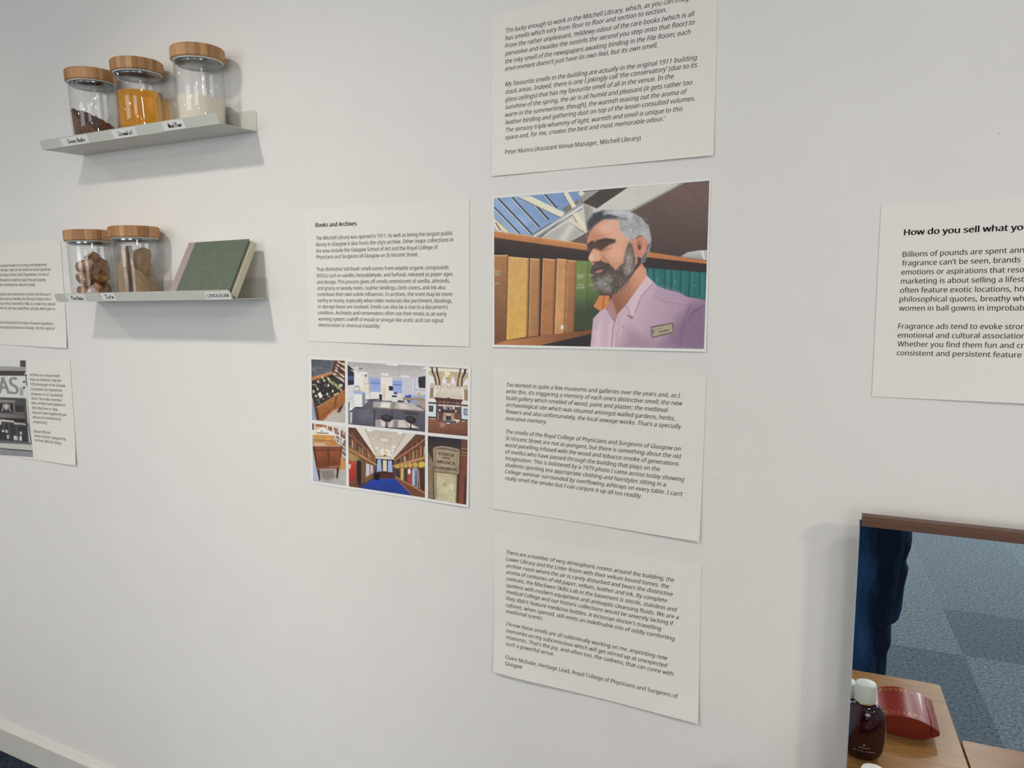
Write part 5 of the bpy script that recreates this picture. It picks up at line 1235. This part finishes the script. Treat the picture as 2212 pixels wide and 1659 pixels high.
p.poly([(225, 890), (265, 895), (255, 1230), (215, 1230)], (70, 58, 62)); p.poly([(735, 930), (770, 935), (775, 1280), (735, 1270)], (76, 66, 68)); p.poly([(262, 920), (735, 950), (735, 1090), (262, 1060)], (84, 58, 56), n=.3); p.poly([(400, 940), (560, 950), (555, 1020), (400, 1010)], (150, 136, 142), n=.25); p.ell(490, 985, 26, 30, (60, 58, 76)); p.ell(298, 1015, 24, 20, (226, 206, 206), soft=10); p.ell(400, 960, 20, 30, (206, 196, 200), soft=14); p.ell(600, 970, 26, 30, (226, 206, 186), soft=14); p.ell(650, 1040, 18, 30, (214, 204, 180), soft=12); p.line([(262, 1050), (735, 1085)], 14, (56, 34, 32))
p.poly([(268, 1060), (380, 1070), (370, 1250), (270, 1260)], (104, 58, 42), n=.12); p.poly([(610, 1085), (735, 1095), (735, 1230), (610, 1210)], (120, 68, 46), n=.1); p.poly([(380, 1080), (610, 1090), (600, 1250), (380, 1240)], (166, 142, 118), n=.1); p.poly([(440, 1110), (545, 1115), (540, 1240), (440, 1235)], (44, 36, 40)); p.poly([(440, 1100), (540, 1106), (535, 1140), (445, 1135)], (226, 196, 140), soft=14); p.line([(490, 1150), (490, 1240)], 7, (150, 140, 134)); p.poly([(330, 1230), (480, 1250), (640, 1245), (690, 1280), (480, 1310), (330, 1270)], (84, 76, 100), n=.15); p.ell(485, 1300, 40, 12, (226, 216, 200), soft=10); p.ell(675, 1275, 14, 14, (220, 210, 196), soft=8)
p.build('printed_photo', coll, cy, 'print of a hall with carved wooden fireplace and chandelier')
# travelling desk
p = Pic('desk', 100, 150, 11)
p.poly([(0, 0), (1000, 0), (1000, 1660), (0, 1660)], (172, 166, 156), n=.06); p.poly([(100, 900), (230, 1100), (330, 1480), (100, 1520)], (168, 172, 188), soft=40)
p.poly([(90, 90), (900, 180), (910, 980), (640, 400), (90, 380)], (206, 196, 184)); p.poly([(160, 120), (440, 150), (440, 260), (160, 240)], (206, 170, 124)); p.poly([(190, 125), (370, 140), (365, 190), (190, 175)], (142, 84, 48)); p.poly([(100, 100), (140, 110), (140, 260), (100, 255)], (66, 52, 46), n=.4); p.poly([(380, 150), (440, 155), (435, 220)], (112, 84, 60)); p.poly([(480, 180), (580, 190), (580, 310), (480, 250)], (156, 90, 52), n=.1)
for k, (y0, c) in enumerate(((180, (120, 92, 74)), (270, (116, 70, 50)), (380, (120, 80, 62)), (470, (96, 80, 82)), (570, (110, 104, 116)), (690, (86, 66, 60)), (830, (150, 140, 136)))):
    x0 = 620 + 28 * k; p.strip((x0, y0 + 10), (905, y0 + 120), (x0, y0 + 80), (905, y0 + 230), books(9, k, [c, (60, 48, 46), (206, 198, 190), c, (140, 110, 90)]), k); p.line([(x0 - 10, y0 + 80), (910, y0 + 245)], 18, ((196, 132, 92), (232, 228, 224))[k > 0])
for x in (600, 770): p.line([(x, 170), (x - 4, 620)], 26, (214, 210, 206))
p.poly([(100, 270), (620, 330), (640, 390), (90, 370)], (226, 206, 176)); p.poly([(230, 250), (330, 205), (400, 210), (460, 300), (440, 330), (220, 310)], (226, 222, 208), n=.06); p.poly([(215, 325), (490, 335), (500, 352), (215, 345)], (64, 54, 48)); p.poly([(470, 290), (560, 300), (640, 350), (590, 385), (500, 350)], (228, 226, 212), n=.04); p.ell(330, 290, 40, 20, (150, 150, 146), soft=20, n=.3)
p.poly([(130, 370), (625, 400), (630, 520), (130, 495)], (198, 136, 66), n=.07); p.line([(110, 370), (620, 392)], 10, (236, 206, 160)); p.poly([(120, 500), (640, 525), (800, 650), (115, 650)], (186, 122, 66), n=.08); p.poly([(150, 560), (400, 580), (420, 645), (140, 645)], (214, 186, 160), soft=60, a=.8); p.line([(410, 530), (465, 640)], 26, (176, 146, 110)); p.line([(120, 498), (640, 525)], 12, (122, 84, 50)); p.line([(110, 655), (815, 660)], 16, (166, 140, 120))
p.poly([(115, 660), (830, 665), (770, 1180), (205, 1190)], (116, 60, 36), n=.06); p.poly([(170, 680), (450, 690), (450, 740), (165, 735)], (134, 66, 38), n=.08); p.poly([(520, 690), (780, 690), (780, 740), (520, 740)], (134, 66, 38), n=.08); p.poly([(185, 765), (460, 765), (470, 1120), (235, 1130)], (146, 76, 40), c2=(112, 54, 30), g=((300, 770), (300, 1130)), n=.10); p.poly([(520, 760), (785, 760), (745, 1100), (520, 1110)], (150, 78, 42), c2=(116, 56, 32), g=((640, 770), (640, 1110)), n=.10); p.line([(150, 752), (800, 752)], 12, (74, 40, 26)); p.line([(490, 670), (495, 1120)], 40, (96, 52, 34)); p.poly([(115, 660), (170, 680), (240, 1150), (205, 1180)], (84, 48, 34)); p.line([(205, 1180), (775, 1140)], 50, (130, 72, 48)); p.line([(520, 1150), (760, 1130)], 12, (196, 150, 122), soft=14)
p.poly([(215, 1200), (280, 1215), (300, 1440), (285, 1480), (270, 1470)], (66, 40, 32)); p.poly([(690, 1180), (750, 1170), (715, 1410), (690, 1430), (680, 1400)], (66, 40, 32)); p.poly([(290, 1220), (620, 1200), (650, 1400), (480, 1480), (330, 1420)], (118, 106, 96), soft=90, a=.8); p.poly([(790, 900), (905, 1030), (900, 1200), (770, 1210)], (196, 134, 70)); p.poly([(640, 1190), (690, 1185), (685, 1260)], (190, 130, 80))
p.build('printed_photo', coll, cy, 'print of a closed dark wooden desk on legs')
# library hall
p = Pic('hall', 180, 150, 10)
p.poly([(0, 0), (1760, 0), (1760, 1660), (0, 1660)], (96, 62, 42))
p.poly([(220, 80), (1500, 220), (1040, 720), (640, 680)], (190, 174, 156), c2=(206, 192, 172), g=((850, 150), (850, 700)), n=.04); p.poly([(230, 85), (420, 110), (660, 640), (635, 660)], (214, 204, 188)); p.poly([(1280, 200), (1500, 225), (1050, 700), (1030, 650)], (206, 194, 176)); p.line([(420, 110), (665, 640)], 14, (166, 150, 132)); p.line([(1270, 215), (1040, 600)], 18, (166, 148, 130)); p.line([(232, 90), (640, 680)], 14, (236, 228, 214)); p.line([(1490, 225), (1045, 715)], 14, (236, 228, 214))
p.ell(835, 340, 140, 62, (166, 148, 128), rot=6); p.ell(835, 345, 118, 50, (214, 198, 174), rot=6); p.ell(838, 350, 84, 36, (176, 158, 136), rot=6); p.ell(838, 352, 72, 30, (218, 204, 180), rot=6)
p.line([(840, 370), (842, 560)], 8, (176, 160, 130)); p.ell(530, 135, 60, 26, (248, 244, 234), soft=30); p.ell(1160, 205, 46, 22, (250, 246, 238), soft=22)
for x, y, s_ in ((668, 520, 30), (1035, 495, 36), (1005, 565, 32), (955, 670, 26)): p.ell(x, y, s_, s_ * .55, (252, 244, 222), soft=24)
p.ell(840, 620, 100, 60, (206, 160, 92), soft=50, n=.2)
for x, y in ((770, 600), (800, 560), (880, 565), (925, 605), (910, 640), (790, 640), (840, 650)): p.ell(x, y, 26, 34, (250, 240, 214), soft=18)
p.ell(840, 672, 24, 16, (90, 60, 34), soft=12); p.poly([(630, 690), (1045, 720), (1045, 760), (630, 740)], (214, 200, 176)); p.ell(840, 770, 44, 32, (246, 230, 190), soft=22)
p.poly([(640, 735), (1040, 765), (1050, 1160), (600, 1130)], (50, 40, 50)); p.poly([(690, 755), (755, 750), (780, 1010), (670, 1015)], (160, 180, 222), n=.06); p.poly([(915, 775), (985, 780), (1010, 1050), (905, 1020)], (156, 176, 220), n=.06); p.poly([(800, 770), (885, 775), (885, 1010), (800, 1005)], (206, 196, 160)); p.line([(725, 755), (730, 1010)], 6, (110, 124, 160)); p.line([(948, 780), (955, 1030)], 6, (110, 124, 160))
p.poly([(720, 1010), (1030, 1030), (1040, 1150), (720, 1130)], (72, 38, 30), n=.15)
p.poly([(60, 70), (225, 85), (640, 690), (640, 760), (665, 870), (60, 540)], (92, 58, 40), n=.1)
p.strip((75, 80), (640, 690), (75, 190), (640, 720), books(30, 11, [(74, 46, 38), (120, 70, 52), (54, 40, 40), (96, 56, 44)]), 11); p.strip((75, 260), (650, 745), (78, 470), (655, 810), books(34, 12), 12); p.line([(75, 210), (240, 340), (645, 730)], 22, (156, 102, 62)); p.line([(75, 240), (640, 740)], 12, (110, 66, 40)); p.line([(80, 470), (655, 850)], 26, (150, 98, 60)); p.line([(80, 530), (668, 880)], 42, (182, 124, 76))
for x in (225, 385, 480, 560, 610): y = 300 + (x - 225) * .95; p.line([(x, y), (x, y + 230 - (x - 225) * .35)], 22 - x * .02, (150, 98, 58))
p.poly([(1490, 225), (1690, 250), (1690, 720), (1010, 910), (1045, 715)], (98, 62, 44), n=.1); p.strip((1050, 715), (1690, 240), (1050, 765), (1690, 400), books(34, 13, [(96, 52, 44), (130, 74, 54), (60, 44, 42), (110, 60, 50)]), 13); p.strip((1050, 800), (1690, 430), (1050, 870), (1690, 680), books(34, 14), 14); p.line([(1050, 775), (1600, 400), (1690, 320)], 26, (178, 118, 72)); p.line([(1040, 795), (1690, 395)], 12, (120, 74, 46)); p.line([(1010, 905), (1690, 715)], 50, (188, 132, 84)); p.line([(1040, 870), (1690, 660)], 14, (140, 92, 56))
for x in (1180, 1245, 1370, 1610): y = 800 - (x - 1050) * .60; p.line([(x, y), (x, y + 90 + (x - 1180) * .28)], 12 + (x - 1100) * .02, (176, 116, 70))
p.poly([(80, 560), (668, 890), (640, 1010), (500, 1180), (270, 1330), (80, 1340)], (110, 76, 46), n=.12); p.poly([(80, 590), (330, 730), (240, 800), (90, 780)], (166, 130, 72), soft=26, n=.1); p.poly([(85, 790), (235, 810), (220, 1190), (85, 1240)], (196, 66, 44), c2=(160, 34, 32), g=((100, 800), (200, 1200)), n=.06); p.poly([(85, 860), (130, 870), (110, 950), (85, 960)], (226, 206, 190)); p.poly([(250, 780), (345, 800), (345, 1260), (250, 1320)], (38, 30, 30)); p.poly([(345, 860), (440, 830), (440, 1200), (350, 1270)], (118, 72, 44), n=.08); p.poly([(85, 1260), (270, 1210), (265, 1340), (85, 1330)], (104, 66, 40), n=.1)
p.poly([(445, 830), (600, 890), (600, 1060), (440, 1130)], (166, 160, 156), n=.2)
for k, c in enumerate(((190, 200, 216), (206, 210, 220), (196, 96, 70), (206, 200, 196), (150, 176, 200))): p.line([(465 + 30 * k, 860 + 8 * k), (465 + 30 * k, 1090 - 20 * k)], 20, c)
p.poly([(440, 1130), (590, 1050), (570, 1150), (450, 1260)], (124, 82, 48), n=.1)
p.poly([(1030, 900), (1690, 760), (1690, 1480), (1050, 1100)], (120, 82, 48), n=.12)
xs_ = [1050, 1170, 1245, 1330, 1420, 1545, 1690]; cols_ = [(66, 52, 48), (206, 166, 90), (70, 56, 56), (176, 52, 44), (150, 160, 180), (66, 48, 46)]
for k, c in enumerate(cols_):
    a, b_ = xs_[k], xs_[k + 1]; ta, tb = (a - 1050) / 640, (b_ - 1050) / 640; p.poly([(a + 8, 950 - 20 * ta), (b_ - 12, 950 - 10 * tb), (b_ - 12, 1130 + 300 * tb), (a + 8, 1110 + 310 * ta)], c, n=.14); p.ell((a + b_) / 2, 905 - 60 * ta, (b_ - a) * .45, 34 + 40 * ta, (196, 162, 72), soft=22)
p.line([(1440, 990), (1440, 1300)], 40, (168, 184, 200), soft=20); p.line([(1500, 990), (1500, 1330)], 30, (56, 72, 130), soft=16); p.ell(1355, 1010, 30, 60, (226, 216, 220), soft=20); p.poly([(1560, 830), (1690, 820), (1690, 900), (1560, 930)], (206, 176, 70), soft=16); p.line([(1555, 980), (1575, 1390)], 26, (176, 112, 56))
p.poly([(1050, 1110), (1690, 1440), (1690, 1600), (1400, 1520), (1060, 1160)], (112, 68, 44), n=.08); p.line([(1060, 1120), (1690, 1470)], 22, (182, 122, 74)); p.line([(1075, 1170), (1440, 1520)], 14, (166, 106, 62))
p.poly([(590, 1160), (760, 1150), (1060, 1160), (1430, 1530), (320, 1370)], (32, 62, 158), c2=(36, 56, 132), g=((800, 1160), (800, 1500)), n=.09); p.poly([(270, 1290), (400, 1280), (560, 1180), (340, 1330)], (28, 34, 84), soft=30); p.poly([(610, 1060), (730, 1060), (725, 1180), (690, 1200), (615, 1185)], (26, 20, 24)); p.poly([(760, 1140), (1040, 1150), (1000, 1170), (780, 1165)], (92, 56, 40))
p.build('printed_photo', coll, cy, 'print of a library hall with bookcases and a blue carpet')
# old book spines
p = Pic('spines', 100, 150, 10)
p.poly([(0, 0), (1060, 0), (1060, 1660), (0, 1660)], (44, 36, 46), c2=(60, 46, 44), g=((400, 80), (400, 300)), n=.08)
p.poly([(95, 380), (160, 430), (205, 640), (225, 760), (225, 1470), (95, 1430)], (126, 106, 82), n=.2); p.poly([(95, 330), (200, 420), (205, 600), (95, 420)], (64, 50, 44), soft=40); p.line([(150, 680), (130, 1380)], 60, (150, 110, 84), soft=60, a=.5, n=.2); p.line([(215, 760), (235, 1460)], 24, (70, 56, 42), soft=20)
p.poly([(205, 350), (260, 300), (420, 285), (640, 320), (790, 370), (785, 440), (735, 1530), (245, 1450)], (178, 160, 124), c2=(190, 178, 138), g=((400, 400), (400, 1400)), n=.10); p.poly([(205, 350), (260, 305), (420, 288), (640, 322), (785, 372), (780, 425), (640, 385), (420, 350), (260, 345)], (120, 100, 80), n=.15); p.line([(215, 335), (420, 300), (770, 372)], 16, (176, 158, 134)); p.line([(215, 355), (420, 345), (775, 418)], 12, (84, 64, 48))
p.poly([(210, 370), (420, 352), (780, 425), (745, 905), (230, 840)], (164, 144, 114), n=.09); p.line([(232, 842), (500, 870), (750, 910)], 22, (112, 82, 48)); p.line([(300, 806), (690, 866)], 8, (100, 76, 50)); p.poly([(225, 400), (270, 380), (290, 1440), (245, 1450)], (110, 92, 66), soft=50, a=.6); p.poly([(690, 420), (785, 430), (740, 1520), (700, 1510)], (140, 120, 86), soft=60, a=.6); p.ell(480, 1130, 140, 200, (206, 196, 156), soft=160, a=.6, n=.1); p.ell(460, 1120, 50, 30, (150, 134, 98), soft=40, a=.6)
p.poly([(825, 150), (955, 155), (940, 1560), (765, 1530), (800, 700)], (122, 66, 50), c2=(128, 62, 42), g=((880, 200), (880, 1500)), n=.05); p.poly([(825, 150), (955, 155), (950, 500), (815, 480)], (104, 66, 54), soft=60); p.line([(750, 900), (735, 1530)], 34, (54, 40, 34), soft=24); p.poly([(890, 1000), (950, 900), (940, 1560), (880, 1550)], (56, 38, 38), soft=40, a=.8)
for y in (345, 430, 490): p.line([(820, y - 4), (935, y + 4)], 12, (186, 142, 80), soft=8)
p.build('printed_photo', coll, cy, 'print of an old vellum book spine titled in black capitals')
flat_mesh('spine_title', lettering('spine', .0044, cs, yoff=-.0005)[True], mat('faded_black_title', rgb(78, 62, 50), rough=.7), coll)

# ---- sheet with the old shopfront photograph, cut by the left edge
gs, _t = None, None
gt, gs = text_sheet('gas', 'white sheet with an old black and white shopfront photograph, lower left edge', .0059, [(.95, .008, .3, 7)])
p = Pic('shopfront', 140, 170, 9)
p.poly([(-400, 0), (560, 0), (560, 1560), (-400, 1560)], (206, 202, 192))
p.poly([(300, 58), (386, 60), (384, 160), (300, 155)], (74, 68, 66)); p.poly([(-400, 130), (385, 160), (388, 222), (-400, 205)], (150, 146, 140), n=.05); p.poly([(-400, 205), (388, 222), (345, 290), (-400, 285)], (66, 60, 60), n=.08); p.line([(-400, 210), (380, 226)], 8, (40, 36, 36))
p.poly([(-400, 290), (385, 300), (400, 610), (-400, 590)], (206, 203, 194)); p.line([(345, 280), (400, 275)], 16, (40, 36, 38)); p.line([(385, 280), (400, 440)], 12, (54, 50, 50)); p.ell(360, 380, 20, 18, (90, 86, 84)); p.poly([(345, 450), (385, 455), (350, 495)], (50, 46, 48)); p.poly([(295, 470), (340, 460), (345, 590), (300, 580)], (150, 146, 142), soft=24)
p.poly([(-400, 595), (385, 625), (475, 1320), (-400, 1270)], (72, 67, 67), n=.10); p.line([(-400, 598), (385, 628)], 12, (110, 104, 100)); p.poly([(-100, 640), (230, 660), (225, 690), (-100, 680)], (140, 134, 128), soft=22); p.poly([(-400, 700), (190, 715), (195, 830), (-400, 800)], (40, 36, 38)); p.poly([(220, 725), (350, 735), (350, 840), (225, 830)], (46, 42, 44)); p.line([(210, 700), (215, 850)], 18, (120, 114, 110)); p.line([(215, 838), (350, 848)], 8, (150, 144, 138))
for s_ in (-1, 1): p.line([(92 + 50 * s_, 720), (92 + 40 * s_, 780), (92 + 70 * s_, 812)], 16, (176, 170, 162), soft=10); p.ell(92 + 24 * s_, 740, 14, 30, (150, 144, 138), soft=10)
p.ell(92, 760, 24, 44, (186, 180, 172), soft=12); p.ell(92, 720, 14, 12, (190, 184, 176), soft=8)
p.poly([(-400, 830), (370, 870), (375, 930), (-400, 890)], (126, 120, 114), c2=(96, 90, 88), g=((0, 850), (350, 900)), n=.06); p.poly([(-400, 905), (375, 935), (385, 985), (-400, 940)], (36, 33, 35)); p.poly([(20, 940), (210, 962), (208, 985), (20, 968)], (206, 200, 192)); p.poly([(210, 985), (378, 1005), (378, 1035), (210, 1015)], (196, 190, 184)); p.line([(225, 1002), (360, 1022)], 6, (90, 84, 82))
p.poly([(-400, 960), (385, 1030), (420, 1270), (-400, 1230)], (50, 46, 48), n=.14); p.poly([(-30, 930), (30, 940), (20, 1020), (-30, 1010)], (186, 180, 172), n=.2)
for x, y, w_, h in ((45, 1112, 36, 30), (98, 1118, 40, 44), (118, 1200, 24, 60), (222, 1215, 36, 66), (255, 1220, 20, 60), (312, 1145, 40, 46), (308, 1222, 36, 66)): p.poly([(x - w_ / 2, y - h / 2), (x + w_ / 2, y - h / 2 + 3), (x + w_ / 2, y + h / 2 + 3), (x - w_ / 2, y + h / 2)], (206, 200, 190) if w_ < 38 else (168, 162, 154), n=.06)
for a, b_ in (((130, 990), (150, 1230)), ((240, 1020), (260, 1180)), ((60, 980), (60, 1080))): p.line([a, b_], 22, (84, 78, 78), soft=24)
p.poly([(385, 630), (412, 640), (470, 1310), (432, 1290)], (150, 146, 138)); p.line([(395, 640), (440, 1280)], 10, (206, 202, 192)); p.line([(420, 1000), (470, 1300)], 12, (80, 74, 74)); p.line([(-400, 1240), (440, 1300)], 34, (96, 90, 88))
p.poly([(-400, 1270), (478, 1320), (490, 1410), (-400, 1350)], (186, 183, 170)); p.line([(-400, 1342), (488, 1416)], 16, (36, 33, 34)); p.poly([(-400, 1360), (490, 1425), (500, 1510), (-400, 1460)], (132, 132, 134), n=.05)
p.build('printed_photo', gt, fast_y(gs), 'black and white print of an old shopfront')
M_GASL = mat('grey_sign_lettering', rgb(150, 147, 141), rough=.6)
flat_mesh('sign_lettering', lettering('gasbig', .037, gs, yoff=-.0005)[True], M_GASL, gt)
